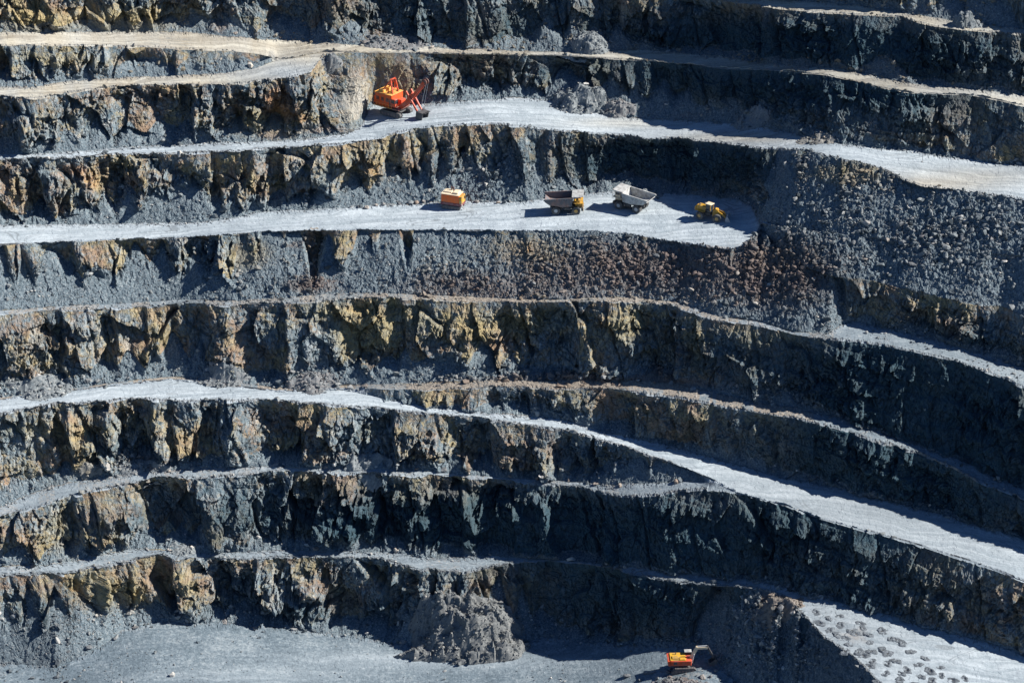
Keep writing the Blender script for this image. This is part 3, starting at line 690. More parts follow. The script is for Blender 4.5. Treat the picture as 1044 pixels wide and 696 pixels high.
# ------------------------------------------------------------------ mesh kit
import bmesh
class MB:
    def __init__(s): s.bm = bmesh.new()
    def box(s, c, d, rot=None, bev=0.05):
        r = bmesh.ops.create_cube(s.bm, size=1.0); v = r['verts']
        bmesh.ops.scale(s.bm, vec=Vector(d), verts=v)
        if bev > 0:
            e = list({e for q in v for e in q.link_edges})
            rb = bmesh.ops.bevel(s.bm, geom=e, offset=min(bev, min(d)*0.3), segments=1, affect='EDGES', clamp_overlap=True)
            v = list({q for f in rb['faces'] for q in f.verts} | {q for q in v if q.is_valid})
        M = Matrix.Translation(Vector(c))
        if rot is not None: M = M @ rot.to_4x4()
        bmesh.ops.transform(s.bm, matrix=M, verts=v); return s
    def bar(s, p0, p1, w, h=None, bev=0.02):
        p0, p1 = Vector(p0), Vector(p1); d = p1-p0
        rot = d.to_track_quat('X', 'Z').to_matrix()
        return s.box((p0+p1)/2, (d.length, w, h or w), rot, bev)
    def tube(s, p0, p1, r, r2=None, n=14):
        p0, p1 = Vector(p0), Vector(p1); d = p1-p0
        rr = bmesh.ops.create_cone(s.bm, cap_ends=True, segments=n, radius1=r, radius2=r if r2 is None else r2, depth=d.length)
        M = Matrix.Translation((p0+p1)/2) @ d.to_track_quat('Z', 'Y').to_matrix().to_4x4()
        bmesh.ops.transform(s.bm, matrix=M, verts=rr['verts']); return s
    def prism(s, prof, y0, y1):
        """profile in x,z extruded along y"""
        a = [s.bm.verts.new((x, y0, z)) for x, z in prof]; b = [s.bm.verts.new((x, y1, z)) for x, z in prof]
        n = len(prof); s.bm.faces.new(a); s.bm.faces.new(b[::-1])
        for i in range(n): s.bm.faces.new((a[i], b[i], b[(i+1) % n], a[(i+1) % n]))
        return s
    def sheet(s, prof, y0, y1, th):
        """open profile turned into a plate of thickness th"""
        P = [Vector((x, z)) for x, z in prof]; N = []
        for i in range(len(P)):
            t = (P[min(i+1, len(P)-1)]-P[max(i-1, 0)]).normalized(); N.append(Vector((-t.y, t.x)))
        out = [(p.x, p.y) for p in P]+[(p.x+q.x*th, p.y+q.y*th) for p, q in zip(P[::-1], N[::-1])]
        return s.prism(out, y0, y1)
    def hull(s, pts):
        v = [s.bm.verts.new(p) for p in pts]; bmesh.ops.convex_hull(s.bm, input=v); return s
    def build(s, name, mat, parent=None, smooth=False):
        bmesh.ops.recalc_face_normals(s.bm, faces=s.bm.faces)
        me = bpy.data.meshes.new(name); s.bm.to_mesh(me); s.bm.free()
        me.materials.append(mat)
        if smooth:
            for p in me.polygons: p.use_smooth = True
        o = bpy.data.objects.new(name, me); COL.objects.link(o)
        if parent is not None: o.parent = parent
        return o
def root(name, loc, deg, label, cat, group=None, tilt=0.0):
    o = bpy.data.objects.new(name, None); COL.objects.link(o)
    o.location = loc; o.rotation_euler = (0, R(tilt), R(deg)); o.empty_display_size = 0.5
    return tag(o, label, cat, group)

def paint(name, col, dirt=(0.26, 0.24, 0.22), amt=0.5, rough=0.5, metal=0.0, scale=0.8):
    t = NT(name)
    tc = t.n('ShaderNodeTexCoord').outputs['Object']
    n = t.noise(tc, scale, 5, 0.7); n2 = t.noise(tc, scale*6, 4, 0.7)
    sep = t.n('ShaderNodeSeparateXYZ'); t.l(tc, sep.inputs[0])
    c = t.mix(t.math('MULTIPLY', t.mapr(n, 0.42, 0.66), min(1.0, amt*1.3)), col, dirt)
    low = t.mapr(t.math('ADD', sep.outputs[2], t.math('MULTIPLY', n, 1.5)), 3.2, 0.8)
    c = t.mix(t.math('MULTIPLY', low, 0.2 if 'rubber' in name or 'dark' in name else 0.5), c, (0.27, 0.28, 0.28))
    c = t.mix(t.math('MULTIPLY', t.mapr(n2, 0.55, 0.75), amt*0.6), c, tuple(x*0.45 for x in col))
    return t.finish(c, rough, n2, 0.25, 0.05, metal, 0.4)
M_ORANGE = paint('orange_paint', (0.80, 0.15, 0.02), dirt=(0.35, 0.18, 0.10), amt=0.45)
M_SHOV = paint('shovel_red_orange', (0.78, 0.095, 0.012), dirt=(0.30, 0.12, 0.07), amt=0.45)
M_RED = paint('red_orange_paint', (0.62, 0.075, 0.02), amt=0.3)
M_YORANGE = paint('yellow_orange_roof', (0.85, 0.42, 0.08), amt=0.35)
M_YELLOW = paint('yellow_paint', (0.60, 0.33, 0.03), dirt=(0.17, 0.14, 0.11), amt=0.6)
M_CREAM = paint('cream_paint', (0.72, 0.60, 0.42), amt=0.3)
M_WINE = paint('dark_red_paint', (0.20, 0.03, 0.04), amt=0.4)
M_STEEL = paint('worn_steel', (0.46, 0.48, 0.50), dirt=(0.30, 0.29, 0.28), amt=0.6, rough=0.6)
M_DSTEEL = paint('dark_steel', (0.06, 0.06, 0.065), dirt=(0.16, 0.15, 0.14), amt=0.5, rough=0.7)
M_MAROON = paint('rusty_steel', (0.15, 0.055, 0.04), amt=0.4, rough=0.7)
M_TYRE = paint('tyre_rubber', (0.03, 0.03, 0.032), dirt=(0.14, 0.14, 0.14), amt=0.7, rough=0.9)
M_GLASS = paint('dark_glass', (0.02, 0.03, 0.04), amt=0.1, rough=0.15)
M_WHITE = paint('pale_paint', (0.46, 0.47, 0.46), dirt=(0.20, 0.19, 0.18), amt=0.7)
M_GREYB = paint('grey_body_steel', (0.12, 0.13, 0.145), dirt=(0.30, 0.16, 0.12), amt=0.55, rough=0.6, scale=0.5)
M_LAMP = paint('lamp_lens', (0.8, 0.75, 0.6), amt=0.1, rough=0.2)

def wheel(parent, x, y, r, w, rimcol, side):
    s = 1 if side > 0 else -1
    m = MB(); m.tube((x, y-s*w/2, r), (x, y+s*w/2, r), r, n=28)
    for k in range(22):
        a = math.tau*k/22; c = Vector((x+math.cos(a)*r*0.985, y, r+math.sin(a)*r*0.985))
        m.box(c, (0.16, w*0.96, 0.16), Matrix.Rotation(-a, 3, 'Y'), 0.02)
    ty = m.build('tyre', M_TYRE, None)
    wh = MB(); wh.tube((x, y+s*(w/2-0.12), r), (x, y+s*(w/2+0.06), r), r*0.52, r*0.42, n=20)
    for k in range(8):
        a = math.tau*k/8; wh.tube((x+math.cos(a)*r*.34, y+s*w/2, r+math.sin(a)*r*.34), (x+math.cos(a)*r*.34, y+s*(w/2+0.12), r+math.sin(a)*r*.34), 0.06, n=6)
    wo = wh.build('wheel', rimcol, parent); ty.parent = wo
    return wo

def tracks(parent, length, width, gauge, h, x0=0.0):
    for s in (-1, 1):
        m = MB(); y = s*gauge/2; hl = length/2
        prof = [(-hl, h*0.55), (-hl+0.25, h*0.2), (-hl+h*0.6, 0), (hl-h*0.6, 0), (hl-0.25, h*0.2), (hl, h*0.55), (hl-0.3, h*0.92), (hl-h*0.7, h), (-hl+h*0.7, h), (-hl+0.3, h*0.92)]
        m.prism([(x+x0, z) for x, z in prof], y-width/2, y+width/2)
        n = int(length/0.42)
        for k in range(n):
            m.box((x0-hl+h*0.5+(length-h)*k/(n-1), y, h+0.02), (0.22, width+0.08, 0.08), None, 0)
            m.box((x0-hl+h*0.5+(length-h)*k/(n-1), y, 0.03), (0.22, width+0.08, 0.08), None, 0)
        tr = m.build('crawler_track', M_DSTEEL, parent)
        for k in range(6):
            x = x0-hl+h*0.7+(length-h*1.4)*k/5
            m = MB(); m.tube((x, y+s*(width/2-0.1), h*0.38), (x, y+s*(width/2+0.05), h*0.38), h*0.24, n=12); m.build('roller', M_MAROON, tr)

# ------------------------------------------------------------------ haul truck
def haul_truck(loc, deg, label, body_mat, cab_mat, tilt=0.0, body_label=None):
    t = root('haul_truck', loc, deg, label, 'dump truck', 'haul trucks on the truck bench', tilt)
    m = MB()
    for y in (-1.1, 1.1): m.box((0.2, y, 2.1), (10.0, 0.5, 0.9))
    m.box((-1.8, 0, 1.5), (1.6, 2.4, 1.2)); m.box((3.4, 0, 1.5), (1.0, 3.8, 0.5)); m.box((5.4, 0, 1.7), (0.7, 5.2, 0.9))
    m.tube((-2.9, -1.4, 1.35), (-2.9, 1.4, 1.35), 0.55); m.tube((-0.3, 1.7, 1.7), (1.7, 1.7, 1.7), 0.55); m.tube((-0.3, -1.7, 1.7), (1.7, -1.7, 1.7), 0.55)
    m.build('chassis', M_DSTEEL, t)
    m = MB(); m.box((4.3, -0.1, 3.0), (2.3, 2.9, 1.7)); 
    m.build('engine_hood', cab_mat, t)
    m = MB()
    for k in range(7): m.box((5.50, -0.1, 2.35+0.2*k), (0.08, 2.3, 0.1), None, 0)
    m.build('grille', M_DSTEEL, t)
    m = MB(); m.box((4.1, 0, 3.95), (3.0, 6.2, 0.16)); m.build('deck', cab_mat, t)
    c = MB(); c.box((3.9, 1.75, 5.0), (1.9, 2.0, 2.0), None, 0.12); cb = c.build('cab', cab_mat, t)
    m = MB(); m.box((4.88, 1.75, 5.2), (0.05, 1.7, 0.95), None, 0); m.box((3.9, 2.77, 5.2), (1.5, 0.05, 0.95), None, 0); m.box((3.9, 0.73, 5.2), (1.5, 0.05, 0.95), None, 0); m.build('window', M_GLASS, cb)
    m = MB(); m.box((4.0, -1.9, 4.5), (1.2, 1.5, 0.9)); m.build('air_cleaner', cab_mat, t)
    for y in (-3.05, 3.05):
        m = MB()
        for x in (2.8, 3.9, 5.5): m.tube((x, y, 4.0), (x, y, 5.0), 0.04, n=6)
        m.tube((2.8, y, 5.0), (5.5, y, 5.0), 0.04, n=6); m.build('railing', cab_mat, t)
    m = MB()
    for k in range(8): m.box((5.72, -2.3, 1.3+k*0.36), (0.12, 0.8, 0.06), None, 0)
    m.tube((5.75, -2.7, 1.2), (5.6, -2.7, 4.9), 0.04, n=6); m.tube((5.75, -1.9, 1.2), (5.6, -1.9, 4.9), 0.04, n=6)
    m.build('ladder', cab_mat, t)
    for y in (-1.9, 1.9):
        m = MB(); m.box((5.8, y, 2.0), (0.12, 0.5, 0.35)); m.build('headlight', M_LAMP, t)
    # tipping body: V floor, side walls, front wall, canopy over the cab
    b = MB(); W2 = 3.1
    b.sheet([(-6.4, 4.35), (-5.0, 3.35), (-1.0, 2.75), (1.9, 3.0), (2.4, 5.6)], -W2+0.1, W2-0.1, -0.16)
    for s in (-1, 1):
        b.prism([(-6.9, 4.75), (-5.0, 3.35), (-1.0, 2.75), (1.9, 3.0), (2.5, 5.75), (-6.4, 5.0)], s*W2-0.09, s*W2+0.09)
        b.bar((-6.6, s*W2, 4.95), (2.5, s*W2, 5.75), 0.36, 0.28)
        for x, z0, z1 in ((-4.6, 3.3, 5.1), (-3.0, 3.1, 5.25), (-1.4, 2.85, 5.4), (0.2, 2.9, 5.5), (1.6, 3.0, 5.65)):
            b.bar((x, s*(W2+0.16), z0), (x-0.1, s*(W2+0.16), z1), 0.2, 0.26)
    bo = b.build('dump_body', body_mat, t)
    if body_label: bo['label'] = body_label
    c = MB(); c.box((3.9, 0, 6.15), (3.7, 6.1, 0.16), Matrix.Rotation(R(-4), 3, 'Y')); c.bar((2.3, -2.9, 5.6), (5.7, -2.9, 6.35), .22); c.bar((2.3, 2.9, 5.6), (5.7, 2.9, 6.35), .22)
    c.build('canopy', M_WHITE, bo)
    for s in (-1, 1):
        wheel(t, 3.4, s*2.65, 1.35, 0.95, M_YELLOW if cab_mat is M_YELLOW else M_STEEL, s)
        wheel(t, -2.9, s*2.75, 1.35, 0.95, M_STEEL, s)
        wheel(t, -2.9, s*1.68, 1.35, 0.95, M_STEEL, s)
    return t

# ------------------------------------------------------------------ wheel loader
def wheel_loader(loc, deg, label, tilt=0):
    t = root('wheel_loader', loc, deg, label, 'wheel loader', None, tilt)
    m = MB(); m.box((-3.0, 0, 2.1), (1.6, 1.6, 0.9)); m.box((-1.3, 0, 1.9), (2.6, 1.4, 0.8)); m.build('rear_frame', M_DSTEEL, t)
    m = MB(); m.box((-3.4, 0, 3.2), (3.4, 2.3, 1.7), None, .2); m.prism([(-5.1, 2.2), (-5.1, 3.8), (-5.5, 3.3), (-5.5, 2.2)], -1.3, 1.3); m.build('engine_hood', M_YELLOW, t)
    m = MB()
    for k in range(6): m.box((-5.53, 0, 2.4+0.16*k), (0.06, 1.8, 0.07), None, 0)
    m.build('grille', M_DSTEEL, t)
    m = MB(); m.tube((-3.0, 0.7, 4.0), (-3.0, 0.7, 4.9), 0.13, n=8); m.build('exhaust', M_DSTEEL, t)
    m = MB(); m.tube((-4.0, -0.6, 4.0), (-4.0, -0.6, 4.6), 0.2, n=8); m.build('air_cleaner', M_DSTEEL, t)
    for s in (-1, 1):
        m = MB(); m.box((-2.9, s*1.7, 2.75), (2.9, 0.9, 0.12)); m.build('mudguard', M_YELLOW, t)
    m = MB(); m.box((-0.75, 0, 3.0), (1.9, 2.0, 0.8), None, .1); m.box((-0.75, 0, 4.25), (1.7, 1.7, 1.7), None, .05); cb = m.build('cab', M_GLASS, t)
    m = MB(); m.box((-0.75, 0, 5.2), (2.3, 2.1, 0.2), None, .08); m.build('roof', M_CREAM, cb)
    for x in (-1.62, 0.12):
        for y in (-.86, .86):
            m = MB(); m.box((x, y, 4.2), (.14, .14, 1.9), None, 0); m.build('post', M_YELLOW, cb)
    for s in (-1, 1): wheel(t, -2.9, s*1.95, 1.3, 0.95, M_YELLOW, s)
    # front frame is steered 30 degrees to its left
    f = MB(); f.box((1.7, 0, 1.9), (2.6, 1.3, 1.0)); f.prism([(0.5, 2.2), (2.6, 2.2), (2.2, 3.7), (1.3, 3.9), (0.5, 3.2)], -0.75, 0.75)
    fr = f.build('front_frame', M_YELLOW, t); fr.rotation_euler = (0, 0, R(30))
    for s in (-1, 1): wheel(fr, 1.9, s*1.95, 1.3, 0.95, M_YELLOW, s)
    m = MB()
    for s in (-1, 1): m.bar((1.6, s*0.75, 3.3), (3.9, s*0.75, 1.9), 0.3, 0.6); m.bar((3.9, s*0.75, 1.9), (4.7, s*0.75, 1.0), 0.3, 0.55)
    m.bar((1.8, 0, 3.6), (3.7, 0, 2.9), 0.25); m.bar((3.7, 0, 3.1), (4.7, 0, 1.7), 0.28, 0.4); m.build('lift_arm', M_YELLOW, fr)
    m = MB(); w = 2.5
    pr = [(6.6, 0.12), (5.4, 0.1), (4.7, 0.5), (4.5, 1.2), (4.8, 2.0), (5.3, 2.3)]
    m.sheet(pr, -w, w, -0.14)
    for s in (-1, 1): m.prism([(6.5, 0.12), (5.4, 0.1), (4.7, 0.5), (4.5, 1.2), (4.8, 2.0), (5.3, 2.3)], s*w-0.07, s*w+0.07)
    for k in range(9): m.box((6.75, -w+0.3+k*(2*w-0.6)/8, 0.14), (0.5, 0.22, 0.12), None, 0)
    m.build('bucket', M_STEEL, fr)
    return t

# ------------------------------------------------------------------ hydraulic excavator
def excavator(name, loc, deg, label, house, roofm, pose, tilt=0, stripe=None, sc=1.0, boom_mat=None, swing=0):
    t = root(name, loc, deg, label, 'excavator', None, tilt); t.scale = (sc, sc, sc)
    tracks(t, 5.8, 0.8, 3.9, 1.25)
    m = MB(); m.box((0, 0, 0.9), (2.8, 3.2, 0.6)); m.tube((0, 0, 1.1), (0, 0, 1.6), 1.4, n=24); m.build('undercarriage', M_DSTEEL, t)
    m = MB(); m.box((-0.9, 0, 2.5), (5.2, 3.7, 1.5), None, 0.14)
    m.prism([(-3.5, 1.65), (-4.1, 1.9), (-4.2, 3.1), (-3.5, 3.25)], -1.85, 1.85)
    hs = m.build('house', house, t)
    m = MB(); m.box((-1.6, 0.0, 3.33), (3.9, 3.4, 0.16), None, 0.05); m.box((-2.3, -0.6, 3.52), (1.5, 1.3, 0.26)); m.box((-0.6, -1.1, 3.5), (1.4, 1.0, 0.2)); m.build('roof', roofm, hs)
    m = MB()
    m.box((-2.3, -1.87, 2.6), (0.8, 0.05, 0.8), None, 0); m.build('grille', M_DSTEEL, hs)
    if stripe:
        m = MB(); m.box((-0.95, 0, 1.72), (5.3, 3.78, 0.5), None, 0.05); m.prism([(-3.55, 1.6), (-4.22, 1.75), (-4.25, 2.2), (-3.55, 2.2)], -1.9, 1.9); m.build('skirt', stripe, hs)
    m = MB(); m.tube((-2.0, 0.9, 3.4), (-2.0, 0.9, 4.1), 0.11, n=8); m.build('exhaust', M_DSTEEL, hs)
    m = MB(); m.box((1.0, 1.25, 3.1), (1.7, 1.15, 2.0), None, 0.15); cb = m.build('cab', M_GLASS, t)
    m = MB(); m.box((1.0, 1.25, 4.16), (1.8, 1.25, 0.12)); m.build('roof', M_WHITE if not stripe else M_CREAM, cb)
    for s in (0.72, 1.78):
        for x in (0.2, 1.82):
            m = MB(); m.box((x, s, 3.1), (0.1, 0.08, 2.0), None, 0); m.build('post', M_DSTEEL, cb)
    bm_ = boom_mat or house
    b0, b1, b2, s1, k1 = pose          # boom foot, boom knee, boom tip, stick end
    b0, b1, b2, s1 = [Vector((x, -0.25, z)) for x, z in (b0, b1, b2, s1)]
    m = MB(); m.bar(b0, b1, 0.55, 0.75); m.bar(b1, b2, 0.5, 0.62); m.tube(b1+Vector((0, -.3, 0)), b1+Vector((0, .3, 0)), 0.42, n=12); bo = m.build('boom', bm_, t)
    for y in (-0.75, 0.25):
        m = MB(); m.tube(Vector((1.9, y, 1.9)), (b0+b1)/2+Vector((0.2, y+0.25, 0.35)), 0.13, n=8); m.build('hydraulic_ram', M_STEEL, bo)
    m = MB(); m.tube(b1+Vector((0.2, 0, 0.45)), b2+Vector((-0.1, 0, 0.6)), 0.13, n=8); m.build('hydraulic_ram', M_STEEL, bo)
    m = MB(); m.bar(b2+Vector((-0.15, 0, 0.55)), s1, 0.4, 0.5); st = m.build('stick', M_DSTEEL, t)
    m = MB(); q = s1
    pr = [(q.x+k1*x, q.z+z) for x, z in ((0.25, 0.1), (0.75, -0.35), (0.7, -1.05), (0.1, -1.5), (-0.75, -1.45), (-1.1, -1.1))]
    m.sheet(pr, -1.15, 0.65, 0.12*k1)
    for y in (-1.15, 0.65): m.prism(pr, y-0.05, y+0.05)
    for k in range(5): m.box((q.x-k1*1.2, -1.0+k*0.37, q.z-1.0), (0.35, 0.14, 0.1), None, 0)
    m.build('bucket', M_DSTEEL, t)
    return t

# ------------------------------------------------------------------ electric rope shovel
def rope_shovel(loc, deg, label, tilt=0):
    t = root('rope_shovel', loc, deg, label, 'mining shovel', None, tilt); t.scale = (1.06, 1.06, 1.06)
    tracks(t, 8.2, 1.3, 5.2, 1.7, -0.3)
    m = MB(); m.box((-0.3, 0, 1.5), (5.0, 4.2, 0.9)); m.tube((-0.3, 0, 1.8), (-0.3, 0, 2.4), 2.2, n=28); m.build('undercarriage', M_DSTEEL, t)
    m = MB(); m.box((-1.8, 0, 2.6), (9.6, 6.2, 0.4), None, 0.06); m.build('platform', M_MAROON, t)
    m = MB(); m.box((-3.1, 0, 4.8), (6.6, 5.8, 4.0), None, 0.12); m.box((-6.75, 0, 4.2), (0.9, 5.2, 2.4), None, 0.15)
    hs = m.build('house', M_SHOV, t)
    m = MB(); m.box((-3.1, 0, 6.88), (6.8, 6.0, 0.16), None, 0.04); m.box((-4.4, -1.3, 7.3), (2.0, 1.8, 0.7)); m.box((-4.4, 1.3, 7.3), (2.0, 1.8, 0.7)); m.box((-1.6, 0.2, 7.15), (1.6, 2.6, 0.4)); m.build('roof', M_YORANGE, hs)
    for s in (-1, 1):
        for k in range(3):
            m = MB(); m.box((-5.3+k*1.9, s*2.93, 5.1), (1.1, 0.06, 1.2), None, 0); m.build('louvre', M_MAROON, hs)
        m = MB(); m.box((-0.45, s*2.93, 4.2), (0.7, 0.06, 2.4), None, 0); m.build('door', M_MAROON, hs)
    m = MB(); m.box((0.7, -2.2, 4.5), (1.9, 1.6, 2.6), None, 0.1); cb = m.build('cab', M_RED, t)
    m = MB(); m.box((1.68, -2.2, 5.0), (0.05, 1.3, 1.2), None, 0); m.box((0.8, -3.03, 5.0), (1.3, 0.05, 1.1), None, 0); m.build('window', M_GLASS, cb)
    m = MB(); m.box((0.9, 1.2, 3.9), (1.6, 2.2, 1.9)); m.build('winch_housing', M_RED, t)
    # A-frame over the house
    m = MB(); ap = 11.2
    for s in (-1, 1):
        m.bar((0.4, s*1.6, 2.8), (-1.4, s*1.1, ap), 0.42); m.bar((-4.6, s*1.6, 6.9), (-1.4, s*1.1, ap), 0.32); m.bar((-2.2, s*1.6, 6.9), (-1.4, s*1.1, ap), 0.25)
        m.bar((0.0, s*1.5, 4.9), (-2.0, s*1.5, 7.0), 0.22)
    m.bar((-1.4, -1.3, ap), (-1.4, 1.3, ap), 0.4); m.bar((-0.75, -1.35, 8.3), (-0.75, 1.35, 8.3), 0.25); m.build('gantry', M_RED, t)
    # boom
    A = Vector((2.3, 0, 3.1)); T = Vector((11.3, 0, 13.0)); d = (T-A).normalized(); up = Vector((-d.z, 0, d.x))
    m = MB()
    for s in (-1, 1):
        m.bar(A+Vector((0, s*1.25, 0)), A+d*5.8+Vector((0, s*0.8, 0))-up*0.5, 0.5, 1.2); m.bar(A+d*5.8+Vector((0, s*0.8, 0))-up*0.5, T+Vector((0, s*0.5, 0)), 0.42, 0.95)
    for k in range(6): m.bar(A+d*(1+2*k)+Vector((0, -1.15+.1*k, -.1)), A+d*(1+2*k)+Vector((0, 1.15-.1*k, -.1)), 0.3, 0.45)
    m.box(A+d*5.6-up*0.1, (2.6, 2.0, 1.3), Matrix.Rotation(-math.atan2(d.z, d.x), 3, 'Y'))
    bo = m.build('boom', M_RED, t)
    m = MB()
    for s in (-0.55, 0.55): m.tube(T+Vector((0.1, s-.12, 0.1)), T+Vector((0.1, s+.12, 0.1)), 0.95, n=22)
    m.build('sheave', M_MAROON, bo)
    m = MB()
    for s in (-1, 1): m.tube((-1.4, s*0.9, ap+0.1), T+Vector((-0.3, s*0.5, 0.5)), 0.07, n=6)
    for s in (-0.55, 0.55): m.tube((-1.0, s, 7.2), T+Vector((0.3, s, 1.0)), 0.05, n=6)
    m.build('cable', M_DSTEEL, t)
    # dipper stick and dipper
    P = A+d*5.4; E = Vector((9.2, 0, 2.6)); B0 = P+(P-E).normalized()*2.2
    m = MB()
    for s in (-1, 1): m.bar(B0+Vector((0, s*1.25, 0)), E+Vector((0, s*1.0, 0)), 0.38, 0.6)
    m.bar(E+Vector((0, -1.2, 0)), E+Vector((0, 1.2, 0)), 0.5); stk = m.build('dipper_stick', M_RED, t)
    m = MB(); x0, z0_ = 8.6, 0.35
    pr = [(x0+2.9, z0_+2.7), (x0+0.2, z0_+2.9), (x0-0.1, z0_+0.3), (x0+2.3, z0_+0.1)]
    m.sheet([pr[1], pr[2]], -1.5, 1.5, 0.25); m.sheet([pr[2], pr[3]], -1.5, 1.5, 0.2)
    m.sheet([pr[0], pr[1]], -1.5, 1.5, 0.2)
    for s in (-1, 1): m.prism(pr, s*1.5-.12, s*1.5+.12)
    for k in range(5): m.box((x0+3.2, -1.2+0.6*k, z0_+2.75), (0.7, 0.25, 0.22), None, 0.03)
    dp = m.build('dipper', M_DSTEEL, t)
    m = MB()
    for s in (-0.5, 0.5): m.tube((x0+1.2, s*1.6, z0_+3.0), T+Vector((0.9, s, 0)), 0.06, n=6)
    m.bar((x0+0.6, -1.4, z0_+3.1), (x0+1.6, -1.4, z0_+3.4), .2); m.bar((x0+0.6, 1.4, z0_+3.1), (x0+1.6, 1.4, z0_+3.4), .2)
    m.build('hoist_rope', M_STEEL, dp)
    m = MB()
    for k in range(6): m.box((-6.0+k*1.2, -3.35, 2.85), (1.1, 0.5, 0.06), None, 0)
    for k in range(7): m.tube((-6.5+k*1.2, -3.55, 2.8), (-6.5+k*1.2, -3.55, 3.9), 0.035, n=5)
    m.tube((-6.5, -3.55, 3.9), (0.7, -3.55, 3.9), 0.035, n=5); m.build('walkway', M_YORANGE, t)
    return t

def crawler_plant(loc, deg, label):
    t = root('crawler_power_unit', loc, deg, label, 'mining machine')
    tracks(t, 6.6, 0.9, 3.8, 1.1)
    m = MB(); m.box((0, 0, 1.0), (5.0, 3.0, 0.5)); m.build('undercarriage', M_DSTEEL, t)
    m = MB(); m.box((0, 0, 1.65), (7.0, 4.1, 0.95), None, 0.06); m.build('skirt', M_WINE, t)
    m = MB(); m.box((-0.35, 0, 3.45), (6.1, 3.9, 2.7), None, 0.12)
    for k in range(5): m.box((-2.6+1.15*k, -1.97, 3.4), (0.1, 0.08, 2.4), None, 0)
    hs = m.build('house', M_ORANGE, t)
    m = MB(); m.box((-0.35, 0, 4.87), (6.3, 4.1, 0.16), None, 0.04); m.box((-1.6, 0.5, 5.1), (2.6, 2.4, 0.4)); m.box((1.2, 0.2, 5.2), (1.7, 2.8, 0.6)); m.build('roof', M_CREAM, hs)
    m = MB(); m.box((3.15, -0.2, 3.3), (0.9, 3.3, 2.5), None, 0.1); ep = m.build('end_panel', M_YELLOW, t)
    m = MB(); m.box((3.62, -0.7, 3.3), (0.06, 0.8, 1.9), None, 0); m.build('door', M_YORANGE, ep)
    m = MB(); m.box((3.62, 0.6, 3.6), (0.06, 0.9, 0.9), None, 0); m.build('window', M_GLASS, ep)
    m = MB()
    for y in (-1.9, -1.3): m.bar((3.4, y, 2.0), (4.3, y, 0.5), 0.08)
    for k in range(4): m.box((3.55+0.22*k, -1.6, 1.8-0.37*k), (0.3, 0.7, 0.06), None, 0)
    m.build('steps', M_WHITE, t)
    m = MB()
    for k in range(4): m.tube((3.0+0.3*k, -2.05, 2.1), (3.0+0.3*k, -2.05, 3.0), 0.035, n=5)
    m.tube((3.0, -2.05, 3.0), (3.9, -2.05, 3.0), 0.035, n=5); m.build('railing', M_WHITE, t)
    for x, y in ((-1.0, 1.2), (-0.2, 1.2)):
        m = MB(); m.tube((x, y, 4.9), (x, y, 6.4), 0.17, n=10); m.build('exhaust', M_MAROON, hs)
    m = MB(); m.bar((2.9, 1.3, 2.4), (4.6, 2.0, 4.4), 0.4, 0.5); m.bar((4.6, 2.0, 4.4), (5.4, 2.2, 1.6), 0.32, 0.4); m.build('folded_arm', M_DSTEEL, t)
    return t
def G_(u, v, dz=0.0):
    p = ground(u, v); p.z += dz; return p
rope_shovel(G_(405, 116), -36, 'orange rope shovel with raised red boom parked against the rock spur', tilt=0)
haul_truck(G_(576, 215), -3, 'haul truck with yellow cab, facing right on the pale bench', M_GREYB, M_YELLOW)
haul_truck(G_(645, 212), 150, 'haul truck with pale empty body, seen from behind', M_WHITE, M_CREAM)
wheel_loader(G_(725, 224), -40, 'yellow wheel loader with cream cab roof at the end of the truck bench')
crawler_plant(G_(462, 211), -20, 'boxy orange crawler machine with dark red skirt and cream roof, alone on the truck bench')
excavator('tracked_excavator', G_(697, 680), 2, 'red and yellow excavator digging at the spoil heap on the pit floor', M_RED, M_YELLOW,
          ((1.3, 2.3), (3.0, 6.0), (5.6, 6.0), (7.3, 3.0), 1), sc=1.15, boom_mat=M_CREAM)

for (u, v, lab) in ((619, 575, 'thin pale marker post on the second lowest bench'), (940, 165, 'thin pale marker post on the right end of the shovel road')):
    p = ground(u, v, 1); m = MB(); m.tube((0, 0, -0.2), (0, 0, 2.3), 0.09, n=8); m.tube((0, 0, 1.7), (0, 0, 2.1), 0.13, n=8); m.box((0, 0, 0.05), (0.6, 0.6, 0.2))
    o_ = m.build('marker_post', M_WHITE); o_.location = p; tag(o_, lab, 'marker post', 'marker posts on the benches')
